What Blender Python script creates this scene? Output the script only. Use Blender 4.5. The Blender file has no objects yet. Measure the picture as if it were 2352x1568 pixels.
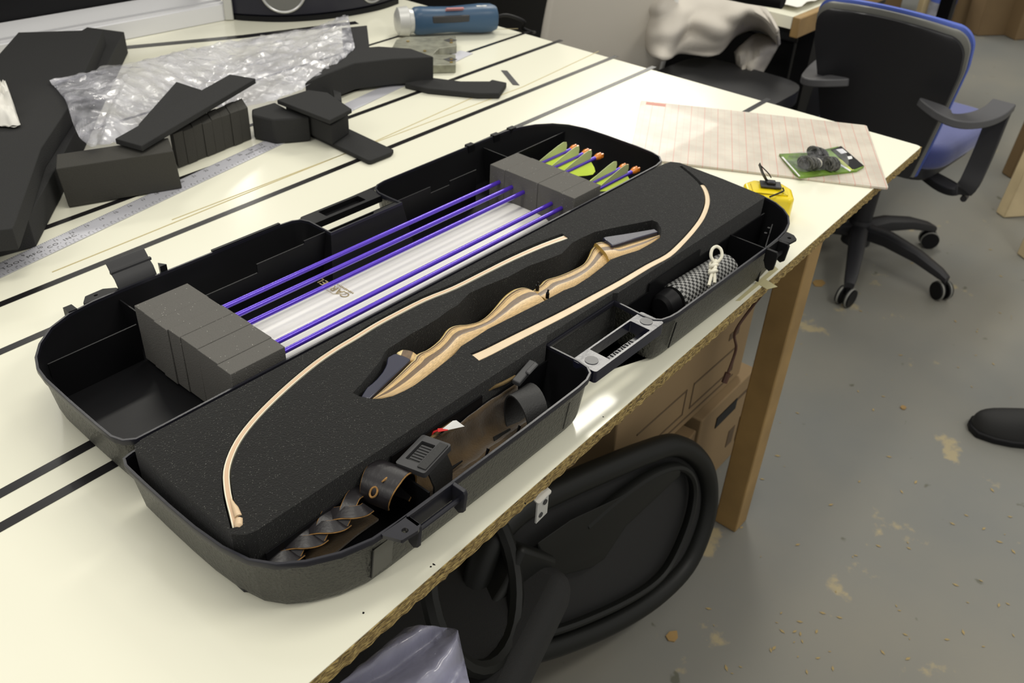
import bpy, bmesh, math, random
from mathutils import Vector, Matrix, noise
random.seed(4)
S = bpy.context.scene
COL = S.collection
TZ = 0.76                      # table top height; all coordinates below are relative to the table top

# ------------------------------------------------------------------ camera
F_PX, YAW, PIT, ROL, CH = 2091.57, 0.8931216, 0.61264901, -0.05689866, 0.6397
fwd = Vector((math.cos(PIT)*math.sin(YAW), math.cos(PIT)*math.cos(YAW), -math.sin(PIT)))
rt = Vector((math.cos(YAW), -math.sin(YAW), 0)); dn = fwd.cross(rt)
RT = math.cos(ROL)*rt + math.sin(ROL)*dn
DN = -math.sin(ROL)*rt + math.cos(ROL)*dn
cam = bpy.data.cameras.new('camera'); camo = bpy.data.objects.new('camera', cam); COL.objects.link(camo)
cam.sensor_width = 36; cam.lens = F_PX/2352*36; cam.clip_start = 0.02; cam.clip_end = 60
R3 = Matrix((RT, -DN, -fwd)).transposed()
camo.matrix_world = Matrix.Translation((0, 0, CH+TZ)) @ R3.to_4x4()
cam.dof.use_dof = True; cam.dof.focus_distance = 0.90; cam.dof.aperture_fstop = 11.0
S.camera = camo

# ------------------------------------------------------------------ world, light, exposure
w = bpy.data.worlds.new('world'); S.world = w; w.use_nodes = True
w.node_tree.nodes['Background'].inputs[0].default_value = (1.0, 0.98, 0.93, 1)
w.node_tree.nodes['Background'].inputs[1].default_value = 0.42
S.view_settings.view_transform = 'Standard'; S.view_settings.look = 'None'
S.view_settings.exposure = 0.46; S.view_settings.gamma = 1.0
LAMPS = [(3.1, 1.90, 26), (1.9, 3.55, 22), (5.7, 3.7, 40), (1.6, -1.0, 18), (-2.0, 0.6, 13), (5.2, -0.6, 9), (4.4, 5.3, 40), (7.0, 5.4, 26), (0.55, 0.75, 9)]  # room fixtures plus added fills: above the case, viewer's side, far right

def lerp(a, b, t): return a+(b-a)*t
def T(px, py, z=0.0):
    """point of the horizontal plane z (above the table top) that lies under picture point px,py"""
    d = RT*((px-1176)/F_PX) + DN*((py-784)/F_PX) + fwd
    s = (z-CH)/d.z
    return Vector((d.x*s, d.y*s, z))
def TP(pts, z=0.0): return [T(x, y, z) for x, y in pts]

# ------------------------------------------------------------------ object helpers
WL = {}
def sethead(o, label=None, cat=None, group=None, kind=None):
    if label: o['label'] = label
    if cat: o['category'] = cat
    if group: o['group'] = group
    if kind: o['kind'] = kind
    return o
def thing(name, label, cat, loc=(0, 0, 0), group=None):
    o = bpy.data.objects.new(name, None); COL.objects.link(o); o.empty_display_size = .02
    o.location = Vector(loc)+Vector((0, 0, TZ)); WL[o.name] = o.location.copy()
    return sethead(o, label, cat, group)
def obj(name, bm, mat, parent=None, smooth=False, bevel=0, seg=2, label=None, cat=None, group=None, kind=None, sub=0, solid=0, angle=35):
    """bm holds coordinates relative to the table top; the object's origin goes to the base of its bounds"""
    vs = [v.co for v in bm.verts]
    lo = Vector([min(v[i] for v in vs) for i in range(3)]); hi = Vector([max(v[i] for v in vs) for i in range(3)])
    org = Vector(((lo.x+hi.x)/2, (lo.y+hi.y)/2, lo.z))
    bmesh.ops.translate(bm, verts=bm.verts, vec=-org)
    bmesh.ops.recalc_face_normals(bm, faces=bm.faces)
    me = bpy.data.meshes.new(name); bm.to_mesh(me); bm.free()
    if smooth: me.shade_smooth()
    mats = mat if isinstance(mat, (list, tuple)) else [mat]
    for m in mats: me.materials.append(m)
    o = bpy.data.objects.new(name, me); COL.objects.link(o)
    wl = org+Vector((0, 0, TZ)); WL[o.name] = wl
    if parent is not None:
        o.parent = parent; o.location = wl-WL[parent.name]
    else: o.location = wl
    if solid:
        m = o.modifiers.new('s', 'SOLIDIFY'); m.thickness = solid; m.offset = 0
    if sub:
        m = o.modifiers.new('u', 'SUBSURF'); m.levels = m.render_levels = sub
    if bevel:
        m = o.modifiers.new('b', 'BEVEL'); m.width = bevel; m.segments = seg; m.limit_method = 'ANGLE'; m.angle_limit = math.radians(angle)
        me.shade_smooth()
    if smooth or bevel:
        try:
            me.set_sharp_from_angle(angle=math.radians(angle+5))
        except Exception: pass
    return sethead(o, label, cat, group, kind)
NB = bmesh.new
def box(bm, a, b, ang=0.0, piv=None):
    a = Vector(a); b = Vector(b)
    cs = [Vector((x, y, z)) for z in (a.z, b.z) for x, y in ((a.x, a.y), (b.x, a.y), (b.x, b.y), (a.x, b.y))]
    if ang:
        p = Vector(piv) if piv is not None else (a+b)/2
        r = Matrix.Rotation(ang, 3, 'Z'); cs = [r@(c-p)+p for c in cs]
    v = [bm.verts.new(c) for c in cs]
    for f in ((3, 2, 1, 0), (4, 5, 6, 7), (0, 1, 5, 4), (1, 2, 6, 5), (2, 3, 7, 6), (3, 0, 4, 7)):
        bm.faces.new([v[i] for i in f])
    return v
def obox(bm, c, ax, ay, az):
    """oriented box: centre and three half vectors"""
    c = Vector(c); ax = Vector(ax); ay = Vector(ay); az = Vector(az)
    v = [bm.verts.new(c+sx*ax+sy*ay+sz*az) for sz in (-1, 1) for sx, sy in ((-1, -1), (1, -1), (1, 1), (-1, 1))]
    for f in ((3, 2, 1, 0), (4, 5, 6, 7), (0, 1, 5, 4), (1, 2, 6, 5), (2, 3, 7, 6), (3, 0, 4, 7)):
        bm.faces.new([v[i] for i in f])
def prism(bm, poly, z0, z1, shift=(0, 0)):
    t = [bm.verts.new((p[0], p[1], z1)) for p in poly]
    b = [bm.verts.new((p[0]+shift[0], p[1]+shift[1], z0)) for p in poly]
    bm.faces.new(t); bm.faces.new(b[::-1]); n = len(poly)
    for i in range(n):
        j = (i+1) % n; bm.faces.new((t[i], b[i], b[j], t[j]))
def loft(bm, rings, closed=True, caps=True, uv=None):
    R = [[bm.verts.new(p) for p in r] for r in rings]
    n = len(R[0]); L = bm.loops.layers.uv.verify() if uv else None
    for i in range(len(R)-1):
        for j in range(n if closed else n-1):
            k = (j+1) % n
            f = bm.faces.new((R[i][j], R[i][k], R[i+1][k], R[i+1][j]))
            if uv:
                c = [(i, j), (i, j+1), (i+1, j+1), (i+1, j)]
                for l, (a, b) in zip(f.loops, c): l[L].uv = uv(a, b)
    if caps and closed:
        bm.faces.new(R[0][::-1]); bm.faces.new(R[-1])
    return R
def frames(pts, closed=False):
    pts = [Vector(p) for p in pts]; n = len(pts); out = []
    prev = None
    for i in range(n):
        a = pts[(i-1) % n] if (i or closed) else pts[0]; b = pts[(i+1) % n] if (i < n-1 or closed) else pts[-1]
        t = (b-a).normalized()
        if prev is None:
            u = t.orthogonal().normalized() if abs(t.z) > .9 else t.cross(Vector((0, 0, 1))).normalized()
        else: u = (prev-t*prev.dot(t)).normalized()
        prev = u; out.append((pts[i], t, u, t.cross(u)))
    return out
def tube(bm, pts, r, seg=10, closed=False, flat=1.0):
    rr = r if isinstance(r, (list, tuple)) else [r]*len(pts)
    rings = []
    for (p, t, u, v), q in zip(frames(pts, closed), rr):
        rings.append([p+u*math.cos(2*math.pi*k/seg)*q+v*math.sin(2*math.pi*k/seg)*q*flat for k in range(seg)])
    if closed:
        rings.append(rings[0]); loft(bm, rings, True, False); bmesh.ops.remove_doubles(bm, verts=bm.verts, dist=1e-6)
    else: loft(bm, rings, True, True)
def cyl(bm, a, b, r, seg=20, r2=None): tube(bm, [a, b], [r, r if r2 is None else r2], seg)
def ribbon(bm, pts, wid, th, normals=None):
    """flat strap: pts centre line, wid width (number or list), th thickness; normals = up vectors"""
    n = len(pts); pts = [Vector(p) for p in pts]; rings = []
    for i in range(n):
        t = (pts[min(i+1, n-1)]-pts[max(i-1, 0)]).normalized()
        up = Vector(normals[i]) if normals else Vector((0, 0, 1))
        s = t.cross(up).normalized(); up = s.cross(t).normalized()
        wd = wid[i] if isinstance(wid, (list, tuple)) else wid
        rings.append([pts[i]+s*wd/2+up*th/2, pts[i]-s*wd/2+up*th/2, pts[i]-s*wd/2-up*th/2, pts[i]+s*wd/2-up*th/2])
    loft(bm, rings, True, True)
def rpoly(pts, rad, n=6):
    """round the corners of a polygon; rad = number or list"""
    out = []; N = len(pts)
    for i in range(N):
        p = Vector(pts[i][:2]); a = Vector(pts[i-1][:2]); b = Vector(pts[(i+1) % N][:2])
        r = rad[i] if isinstance(rad, (list, tuple)) else rad
        if r <= 0: out.append(p); continue
        d1 = (a-p).normalized(); d2 = (b-p).normalized(); ang = d1.angle(d2)
        l = min(r/math.tan(ang/2), (a-p).length*.49, (b-p).length*.49)
        p1 = p+d1*l; p2 = p+d2*l
        for k in range(n+1):
            s = k/n; out.append((1-s)**2*p1+2*s*(1-s)*p+s*s*p2)
    return out
def crom(pts, n=6, closed=False):
    P = [Vector(p) for p in pts]; N = len(P); out = []
    rng = range(N) if closed else range(N-1)
    for i in rng:
        p0 = P[(i-1) % N] if (i or closed) else P[0]; p1 = P[i]; p2 = P[(i+1) % N]; p3 = P[(i+2) % N] if (i+2 < N or closed) else P[-1]
        for k in range(n):
            t = k/n
            out.append(.5*((2*p1)+(p2-p0)*t+(2*p0-5*p1+4*p2-p3)*t*t+(3*p1-p0-3*p2+p3)*t**3))
    if not closed: out.append(P[-1])
    return out
def area(p): return .5*sum(p[i-1][0]*p[i][1]-p[i][0]*p[i-1][1] for i in range(len(p)))
def offset(poly, d):
    """d > 0 moves inwards"""
    s = 1 if area(poly) > 0 else -1; n = len(poly); out = []
    for i in range(n):
        a = Vector(poly[i-1][:2]); p = Vector(poly[i][:2]); b = Vector(poly[(i+1) % n][:2])
        e1 = (p-a).normalized(); e2 = (b-p).normalized()
        n1 = Vector((-e1.y, e1.x))*s; n2 = Vector((-e2.y, e2.x))*s
        m = (n1+n2); m = m/max(m.length, 1e-6); k = 1/max(.45, m.dot(n1))
        out.append(p+m*d*k)
    return out
def holed(outer, holes, z0, z1):
    """prism with holes, returned as a bmesh"""
    cu = bpy.data.curves.new('tmp', 'CURVE'); cu.dimensions = '2D'; cu.fill_mode = 'BOTH'; cu.extrude = (z1-z0)/2
    for pl in [outer]+holes:
        s = cu.splines.new('POLY'); s.points.add(len(pl)-1); s.use_cyclic_u = True
        for q, p in zip(s.points, pl): q.co = (p[0], p[1], 0, 1)
    o = bpy.data.objects.new('tmp', cu); COL.objects.link(o)
    dg = bpy.context.evaluated_depsgraph_get(); me = bpy.data.meshes.new_from_object(o.evaluated_get(dg))
    bm = bmesh.new(); bm.from_mesh(me); bmesh.ops.remove_doubles(bm, verts=bm.verts, dist=1e-6)
    bmesh.ops.translate(bm, verts=bm.verts, vec=(0, 0, (z0+z1)/2))
    bpy.data.objects.remove(o); bpy.data.meshes.remove(me); bpy.data.curves.remove(cu)
    return bm
def text_bm(bm, txt, size, M, ext=.0002, align='LEFT', sp=1.0, xs=1.0):
    cu = bpy.data.curves.new('tmpt', 'FONT'); cu.body = txt; cu.size = size; cu.extrude = ext; cu.align_x = align; cu.space_character = sp
    o = bpy.data.objects.new('tmpt', cu); COL.objects.link(o)
    dg = bpy.context.evaluated_depsgraph_get(); me = bpy.data.meshes.new_from_object(o.evaluated_get(dg))
    me.transform(M @ Matrix.Diagonal((xs, 1, 1, 1)))
    bm.from_mesh(me); bpy.data.objects.remove(o); bpy.data.meshes.remove(me); bpy.data.curves.remove(cu)
def frame_m(o, x, y):
    x = Vector(x).normalized(); y = Vector(y); y = (y-x*y.dot(x)).normalized(); z = x.cross(y)
    return Matrix.Translation(o) @ Matrix((x, y, z)).transposed().to_4x4()
def ell(c, ax, ay, n=24): return [Vector(c)+Vector(ax)*math.cos(2*math.pi*k/n)+Vector(ay)*math.sin(2*math.pi*k/n) for k in range(n)]
def torus(bm, c, ax, ay, r, n=32, seg=8): tube(bm, ell(c, ax, ay, n), r, seg, closed=True)

# ------------------------------------------------------------------ materials
def mat(name, col, rough=.5, metal=0, spec=.5, bump=0, bscale=200, var=0, vscale=8, alpha=1, trans=0, coat=0, emit=None, detail=4, bdist=.001, sheen=0):
    m = bpy.data.materials.new(name); m.use_nodes = True; nt = m.node_tree; b = nt.nodes['Principled BSDF']
    b.inputs['Base Color'].default_value = (*col, 1); b.inputs['Roughness'].default_value = rough; b.inputs['Metallic'].default_value = metal
    b.inputs['Specular IOR Level'].default_value = spec; b.inputs['Alpha'].default_value = alpha; b.inputs['Transmission Weight'].default_value = trans
    b.inputs['Coat Weight'].default_value = coat; b.inputs['Sheen Weight'].default_value = sheen
    if emit: b.inputs['Emission Color'].default_value = (*emit[0], 1); b.inputs['Emission Strength'].default_value = emit[1]
    if bump or var:
        g = nt.nodes.new('ShaderNodeNewGeometry')
    if bump:
        n = nt.nodes.new('ShaderNodeTexNoise'); n.inputs['Scale'].default_value = bscale; n.inputs['Detail'].default_value = detail
        nt.links.new(g.outputs['Position'], n.inputs['Vector'])
        bp = nt.nodes.new('ShaderNodeBump'); bp.inputs['Strength'].default_value = bump; bp.inputs['Distance'].default_value = bdist
        nt.links.new(n.outputs['Fac'], bp.inputs['Height']); nt.links.new(bp.outputs['Normal'], b.inputs['Normal'])
    if var:
        n = nt.nodes.new('ShaderNodeTexNoise'); n.inputs['Scale'].default_value = vscale; n.inputs['Detail'].default_value = 5
        nt.links.new(g.outputs['Position'], n.inputs['Vector'])
        r = nt.nodes.new('ShaderNodeValToRGB'); r.color_ramp.elements[0].position = .3; r.color_ramp.elements[1].position = .7
        r.color_ramp.elements[0].color = (*[c*(1-var) for c in col], 1); r.color_ramp.elements[1].color = (*[min(1, c*(1+var)) for c in col], 1)
        nt.links.new(n.outputs['Fac'], r.inputs['Fac']); nt.links.new(r.outputs['Color'], b.inputs['Base Color'])
    return m
def nodes(m): return m.node_tree, m.node_tree.nodes['Principled BSDF']
def ramp(nt, els, fac, interp='LINEAR'):
    r = nt.nodes.new('ShaderNodeValToRGB'); r.color_ramp.interpolation = interp
    e = r.color_ramp.elements
    e[0].position = els[0][0]; e[0].color = (*els[0][1], 1); e[1].position = els[1][0]; e[1].color = (*els[1][1], 1)
    for p, c in els[2:]:
        q = e.new(p); q.color = (*c, 1)
    nt.links.new(fac, r.inputs['Fac']); return r
M = {}
M['laminate'] = mat('laminate', (.88, .865, .715), .16, spec=.5, bump=.03, bscale=30, bdist=.0006)
M['strip'] = mat('strip_black', (.012, .011, .012), .22)
M['pencil'] = mat('yellow_line', (.55, .47, .25), .7)
M['plastic'] = mat('case_plastic', (.006, .006, .007), .42, spec=.22, bump=.10, bscale=90)
M['plastic_tex'] = mat('case_textured', (.020, .020, .016), .36, spec=.7, bump=1.0, bscale=330, bdist=.0035, detail=3)
M['gloss'] = mat('gloss_black', (.012, .012, .018), .30, spec=.42, bump=.12, bscale=120)
M['foam_black'] = mat('foam_black', (.0125, .0125, .012), .92, spec=.2, bump=.8, bscale=700, bdist=.0014, sheen=.12)
M['foam_grey'] = mat('foam_grey', (.13, .125, .115), .9, spec=.25, bump=.7, bscale=650, bdist=.0014)
M['foam_scrap'] = mat('foam_scrap', (.034, .034, .034), .93, spec=.2, bump=.7, bscale=600, bdist=.0014)
M['foam_block'] = mat('foam_block', (.058, .056, .050), .93, spec=.2, bump=.7, bscale=600, bdist=.0014)
M['steel'] = mat('steel', (.60, .60, .65), .5, metal=.3, bump=.05, bscale=60)
M['ink'] = mat('engraving', (.03, .03, .03), .6)
M['white_soft'] = mat('white_vinyl', (.90, .89, .83), .32, spec=.5)
M['gold'] = mat('gold_print', (.42, .33, .16), .4, metal=.3)
M['clearfilm'] = None
M['silver'] = mat('silver', (.55, .55, .55), .35, metal=.9)
M['lightmetal'] = mat('light_metal', (.62, .62, .60), .4, metal=.4)
M['olive_metal'] = mat('plate_metal', (.30, .30, .24), .45, metal=.7, var=.25, vscale=60)
M['blue'] = mat('tool_blue', (.035, .085, .16), .38, spec=.5)
M['dark'] = mat('dark_plastic', (.007, .007, .008), .5, spec=.2)
M['darkgrey'] = mat('dark_grey', (.035, .035, .037), .55)
M['yellow'] = mat('yellow', (.86, .66, .01), .25, spec=.5, coat=.3)
M['purple'] = mat('purple', (.11, .045, .62), .25, metal=.4, coat=.6)
M['orange'] = mat('nock_orange', (.95, .30, .03), .25, trans=.25, emit=None, coat=.4)
M['red'] = mat('red', (.65, .02, .02), .5)
M['cord'] = mat('cord_cream', (.78, .75, .62), .7)
M['suede'] = mat('suede', (.065, .039, .014), .95, bump=.6, bscale=500, var=.45, vscale=30, sheen=.4)
M['leather'] = mat('leather_black', (.016, .014, .016), .33, spec=.5, bump=.15, bscale=300)
M['leather_edge'] = mat('leather_edge', (.32, .17, .05), .85, var=.4, vscale=200)
M['web'] = mat('strap_black', (.014, .014, .014), .6, bump=.4, bscale=500)
M['gloveboard'] = None
def speckle(m, dens=.02, sc=900, col=(.45, .44, .40)):  # sparkle of the foam cells put into the base colour as pale dots
    nt, b = nodes(m); g = nt.nodes.new('ShaderNodeNewGeometry'); v = nt.nodes.new('ShaderNodeTexVoronoi'); v.inputs['Scale'].default_value = sc
    nt.links.new(g.outputs['Position'], v.inputs['Vector']); sp = nt.nodes.new('ShaderNodeSeparateColor'); nt.links.new(v.outputs['Color'], sp.inputs[0])
    a = nt.nodes.new('ShaderNodeMath'); a.operation = 'LESS_THAN'; a.inputs[1].default_value = dens; nt.links.new(sp.outputs[0], a.inputs[0])
    c = nt.nodes.new('ShaderNodeMath'); c.operation = 'LESS_THAN'; c.inputs[1].default_value = .35; nt.links.new(v.outputs['Distance'], c.inputs[0])
    d = nt.nodes.new('ShaderNodeMath'); d.operation = 'MULTIPLY'; nt.links.new(a.outputs[0], d.inputs[0]); nt.links.new(c.outputs[0], d.inputs[1])
    mx = nt.nodes.new('ShaderNodeMix'); mx.data_type = 'RGBA'; mx.inputs[6].default_value = b.inputs['Base Color'].default_value[:]; mx.inputs[7].default_value = (*col, 1)
    nt.links.new(d.outputs[0], mx.inputs[0]); nt.links.new(mx.outputs[2], b.inputs['Base Color'])
speckle(M['foam_black'], .028, 1500, (.30, .30, .27)); speckle(M['foam_grey'], .012, 800)
M['wood_leg'] = mat('wood_leg', (.31, .195, .07), .55, var=.2, vscale=9)
M['wood_light'] = mat('wood_light', (.62, .50, .30), .6, var=.12, vscale=12)
M['carton'] = mat('carton', (.25, .17, .085), .8, var=.08, vscale=5)
M['carton_dark'] = mat('carton_brown', (.17, .11, .05), .8, var=.1, vscale=5)
M['print'] = mat('print_dark', (.10, .065, .035), .8)
M['fabric_blue'] = mat('fabric_blue', (.060, .075, .24), .85, sheen=.4, bump=.3, bscale=700)
M['bluetrim'] = mat('blue_trim', (.08, .13, .48), .6)
M['greytrim'] = mat('grey_trim', (.22, .22, .20), .5)
M['chair_black'] = mat('chair_black', (.015, .015, .018), .5)
M['armgrey'] = mat('arm_grey', (.075, .075, .08), .45)
M['cloth'] = mat('cloth_grey', (.56, .52, .46), .9, bump=.3, bscale=300, var=.06, vscale=6)
M['shellgrey'] = mat('shell_grey', (.62, .58, .51), .5, bump=.02, bscale=50)
M['green'] = mat('card_green', (.14, .25, .03), .45, var=.5, vscale=45)
M['hank'] = mat('string_grey', (.10, .10, .095), .8, bump=.8, bscale=900, var=.6, vscale=250)
M['whiteprint'] = mat('white_print', (.8, .8, .78), .5)
M['masking'] = mat('masking_tape', (.55, .50, .28), .5)
M['shoe'] = mat('shoe_black', (.010, .010, .010), .7, bump=.3, bscale=300)
M['wall_dark'] = mat('wall_dark', (.045, .043, .040), .9, var=.3, vscale=1.5)
M['limbwood'] = None
M['tape_white'] = mat('tissue', (.80, .78, .72), .7)
M['mesh_black'] = mat('mesh_fabric', (.010, .010, .010), .75, bump=.5, bscale=800)
M['chair_dark'] = mat('chair_frame', (.006, .0065, .0055), .5, spec=.3)

# vane film
m = mat('vane_green', (.62, .80, .05), .35, trans=0); nt, b = nodes(m)
b.inputs['Subsurface Weight'].default_value = .0; M['vane'] = m
m = mat('vane_pale', (.60, .66, .34), .4); M['vane_pale'] = m
m = mat('vane_base', (.62, .60, .58), .4); M['vane_base'] = m

# floor : painted concrete with worn ochre patches
m = mat('floor', (.22, .22, .20), .42, spec=.4); nt, b = nodes(m)
g = nt.nodes.new('ShaderNodeNewGeometry')
n1 = nt.nodes.new('ShaderNodeTexNoise'); n1.inputs['Scale'].default_value = 1.3; n1.inputs['Detail'].default_value = 6
n2 = nt.nodes.new('ShaderNodeTexNoise'); n2.inputs['Scale'].default_value = 6.5; n2.inputs['Detail'].default_value = 7; n2.inputs['Roughness'].default_value = .6
n3 = nt.nodes.new('ShaderNodeTexNoise'); n3.inputs['Scale'].default_value = 17; n3.inputs['Detail'].default_value = 3
for n in (n1, n2, n3): nt.links.new(g.outputs['Position'], n.inputs['Vector'])
r1 = ramp(nt, [(.35, (.18, .186, .178)), (.68, (.25, .236, .196))], n1.outputs['Fac'])
r2 = ramp(nt, [(.63, (0, 0, 0)), (.68, (.8, .8, .8))], n2.outputs['Fac'])
r3 = ramp(nt, [(.70, (0, 0, 0)), (.735, (.8, .8, .8))], n3.outputs['Fac'])
mx = nt.nodes.new('ShaderNodeMix'); mx.data_type = 'RGBA'; mx.inputs[7].default_value = (.40, .33, .19, 1)
nt.links.new(r2.outputs['Color'], mx.inputs[0]); nt.links.new(r1.outputs['Color'], mx.inputs[6])
mx2 = nt.nodes.new('ShaderNodeMix'); mx2.data_type = 'RGBA'; mx2.inputs[7].default_value = (.10, .10, .07, 1)
nt.links.new(r3.outputs['Color'], mx2.inputs[0]); nt.links.new(mx.outputs[2], mx2.inputs[6]); nt.links.new(mx2.outputs[2], b.inputs['Base Color'])
M['floor'] = m

# chipboard edge
m = mat('chipboard', (.30, .20, .07), .8); nt, b = nodes(m)
g = nt.nodes.new('ShaderNodeNewGeometry'); mp = nt.nodes.new('ShaderNodeMapping'); mp.inputs['Scale'].default_value = (160, 400, 520)
n = nt.nodes.new('ShaderNodeTexNoise'); n.inputs['Scale'].default_value = 1; n.inputs['Detail'].default_value = 3
nt.links.new(g.outputs['Position'], mp.inputs['Vector']); nt.links.new(mp.outputs['Vector'], n.inputs['Vector'])
r = ramp(nt, [(.3, (.05, .032, .012)), (.70, (.52, .39, .14)), (.5, (.27, .185, .062))], n.outputs['Fac']); nt.links.new(r.outputs['Color'], b.inputs['Base Color'])
bp = nt.nodes.new('ShaderNodeBump'); bp.inputs['Strength'].default_value = .8; bp.inputs['Distance'].default_value = .002
nt.links.new(n.outputs['Fac'], bp.inputs['Height']); nt.links.new(bp.outputs['Normal'], b.inputs['Normal']); M['chipboard'] = m

# laminated riser wood, striped across by uv.y, grain along uv.x
m = mat('laminated_wood', (.6, .4, .2), .42, coat=.08); nt, b = nodes(m)
uv = nt.nodes.new('ShaderNodeUVMap'); sp = nt.nodes.new('ShaderNodeSeparateXYZ'); nt.links.new(uv.outputs['UV'], sp.inputs['Vector'])
mp = nt.nodes.new('ShaderNodeMapping'); mp.inputs['Scale'].default_value = (7, 45, 1); nt.links.new(uv.outputs['UV'], mp.inputs['Vector'])
n = nt.nodes.new('ShaderNodeTexNoise'); n.inputs['Scale'].default_value = 1; n.inputs['Detail'].default_value = 5; nt.links.new(mp.outputs['Vector'], n.inputs['Vector'])
Y = (.58, .38, .09); Ta = (.66, .44, .18); Br = (.15, .09, .042); Pl = (.80, .64, .32)
r = ramp(nt, [(0, Y), (.09, Pl), (.15, Br), (.215, Ta), (.25, Br), (.27, Ta), (.43, Br), (.63, (.70, .48, .23)), (.97, Y)], sp.outputs['Y'], 'CONSTANT')
r2 = ramp(nt, [(.38, (.62, .62, .62)), (.6, (1.06, 1.06, 1.06))], n.outputs['Fac'])
mx = nt.nodes.new('ShaderNodeMix'); mx.data_type = 'RGBA'; mx.blend_type = 'MULTIPLY'; mx.inputs[0].default_value = .8
nt.links.new(r.outputs['Color'], mx.inputs[6]); nt.links.new(r2.outputs['Color'], mx.inputs[7]); nt.links.new(mx.outputs[2], b.inputs['Base Color']); M['riser'] = m
# limb laminate: pale edges, pinkish core
m = mat('limb_laminate', (.7, .55, .38), .35, coat=.3); nt, b = nodes(m)
uv = nt.nodes.new('ShaderNodeUVMap'); sp = nt.nodes.new('ShaderNodeSeparateXYZ'); nt.links.new(uv.outputs['UV'], sp.inputs['Vector'])
r = ramp(nt, [(0, (.85, .80, .62)), (.18, (.66, .45, .28)), (.72, (.85, .80, .62))], sp.outputs['Y'], 'CONSTANT')
nt.links.new(r.outputs['Color'], b.inputs['Base Color']); M['limb'] = m
m = mat('limb_wood', (.70, .52, .33), .45, var=.12, vscale=90); M['limbwood'] = m

# clear film (crumpled plastic)
def film(name, tint, fac_lo, fac_hi, scale, rough=.12):
    m = bpy.data.materials.new(name); m.use_nodes = True; nt = m.node_tree; b = nt.nodes['Principled BSDF']; out = nt.nodes['Material Output']
    b.inputs['Base Color'].default_value = (*tint, 1); b.inputs['Roughness'].default_value = rough; b.inputs['Specular IOR Level'].default_value = 1.0
    b.inputs['Coat Weight'].default_value = 1; b.inputs['Coat Roughness'].default_value = .05
    tr = nt.nodes.new('ShaderNodeBsdfTransparent'); tr.inputs[0].default_value = (.93, .93, .97, 1)
    mx = nt.nodes.new('ShaderNodeMixShader'); g = nt.nodes.new('ShaderNodeNewGeometry')
    n = nt.nodes.new('ShaderNodeTexNoise'); n.inputs['Scale'].default_value = scale; n.inputs['Detail'].default_value = 6; n.inputs['Distortion'].default_value = .8
    nt.links.new(g.outputs['Position'], n.inputs['Vector'])
    mr = nt.nodes.new('ShaderNodeMapRange'); mr.inputs[1].default_value = .35; mr.inputs[2].default_value = .68; mr.inputs[3].default_value = fac_lo; mr.inputs[4].default_value = fac_hi
    nt.links.new(n.outputs['Fac'], mr.inputs[0]); nt.links.new(mr.outputs[0], mx.inputs[0])
    bp = nt.nodes.new('ShaderNodeBump'); bp.inputs['Strength'].default_value = 1; bp.inputs['Distance'].default_value = .010
    nt.links.new(n.outputs['Fac'], bp.inputs['Height']); nt.links.new(bp.outputs['Normal'], b.inputs['Normal'])
    nt.links.new(tr.outputs[0], mx.inputs[1]); nt.links.new(b.outputs[0], mx.inputs[2]); nt.links.new(mx.outputs[0], out.inputs[0]); return m
M['film'] = film('clear_film', (.86, .86, .90), .12, .55, 18, .08)
M['film2'] = film('frosted_film', (.46, .46, .60), .22, .60, 7, .3)
M['blister'] = film('blister_film', (.8, .8, .82), .02, .18, 60)

# woven black and white cover
m = mat('woven', (.1, .1, .1), .55); nt, b = nodes(m)
uv = nt.nodes.new('ShaderNodeUVMap'); ck = nt.nodes.new('ShaderNodeTexChecker'); ck.inputs['Scale'].default_value = 1
ck.inputs[1].default_value = (.30, .30, .29, 1); ck.inputs[2].default_value = (.012, .012, .012, 1)
nt.links.new(uv.outputs['UV'], ck.inputs['Vector']); nt.links.new(ck.outputs['Color'], b.inputs['Base Color']); M['woven'] = m

# cutting board : cream with fine red grid
m = mat('grid_board', (.62, .56, .46), .35, coat=.1); nt, b = nodes(m)
uv = nt.nodes.new('ShaderNodeUVMap'); sp = nt.nodes.new('ShaderNodeSeparateXYZ'); nt.links.new(uv.outputs['UV'], sp.inputs['Vector'])
def lines(sock, period, wd):
    a = nt.nodes.new('ShaderNodeMath'); a.operation = 'MODULO'; a.inputs[1].default_value = period; nt.links.new(sock, a.inputs[0])
    c = nt.nodes.new('ShaderNodeMath'); c.operation = 'LESS_THAN'; c.inputs[1].default_value = wd; nt.links.new(a.outputs[0], c.inputs[0]); return c.outputs[0]
cur = None
base = nt.nodes.new('ShaderNodeTexNoise'); base.inputs['Scale'].default_value = 9; base.inputs['Detail'].default_value = 5
rb = ramp(nt, [(.35, (.56, .50, .42)), (.65, (.69, .63, .53))], base.outputs['Fac']); cur = rb.outputs['Color']
for sock, per, wd, c, f in ((sp.outputs['X'], .0127, .0010, (.62, .30, .24), .25), (sp.outputs['X'], .0254, .0014, (.62, .20, .16), .5), (sp.outputs['Y'], .0254, .0012, (.62, .30, .24), .22)):
    l = lines(sock, per, wd); mu = nt.nodes.new('ShaderNodeMath'); mu.operation = 'MULTIPLY'; mu.inputs[1].default_value = f; nt.links.new(l, mu.inputs[0])
    mx = nt.nodes.new('ShaderNodeMix'); mx.data_type = 'RGBA'; mx.inputs[7].default_value = (*c, 1)
    nt.links.new(mu.outputs[0], mx.inputs[0]); nt.links.new(cur, mx.inputs[6]); cur = mx.outputs[2]
nt.links.new(cur, b.inputs['Base Color']); M['gridboard'] = m

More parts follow.
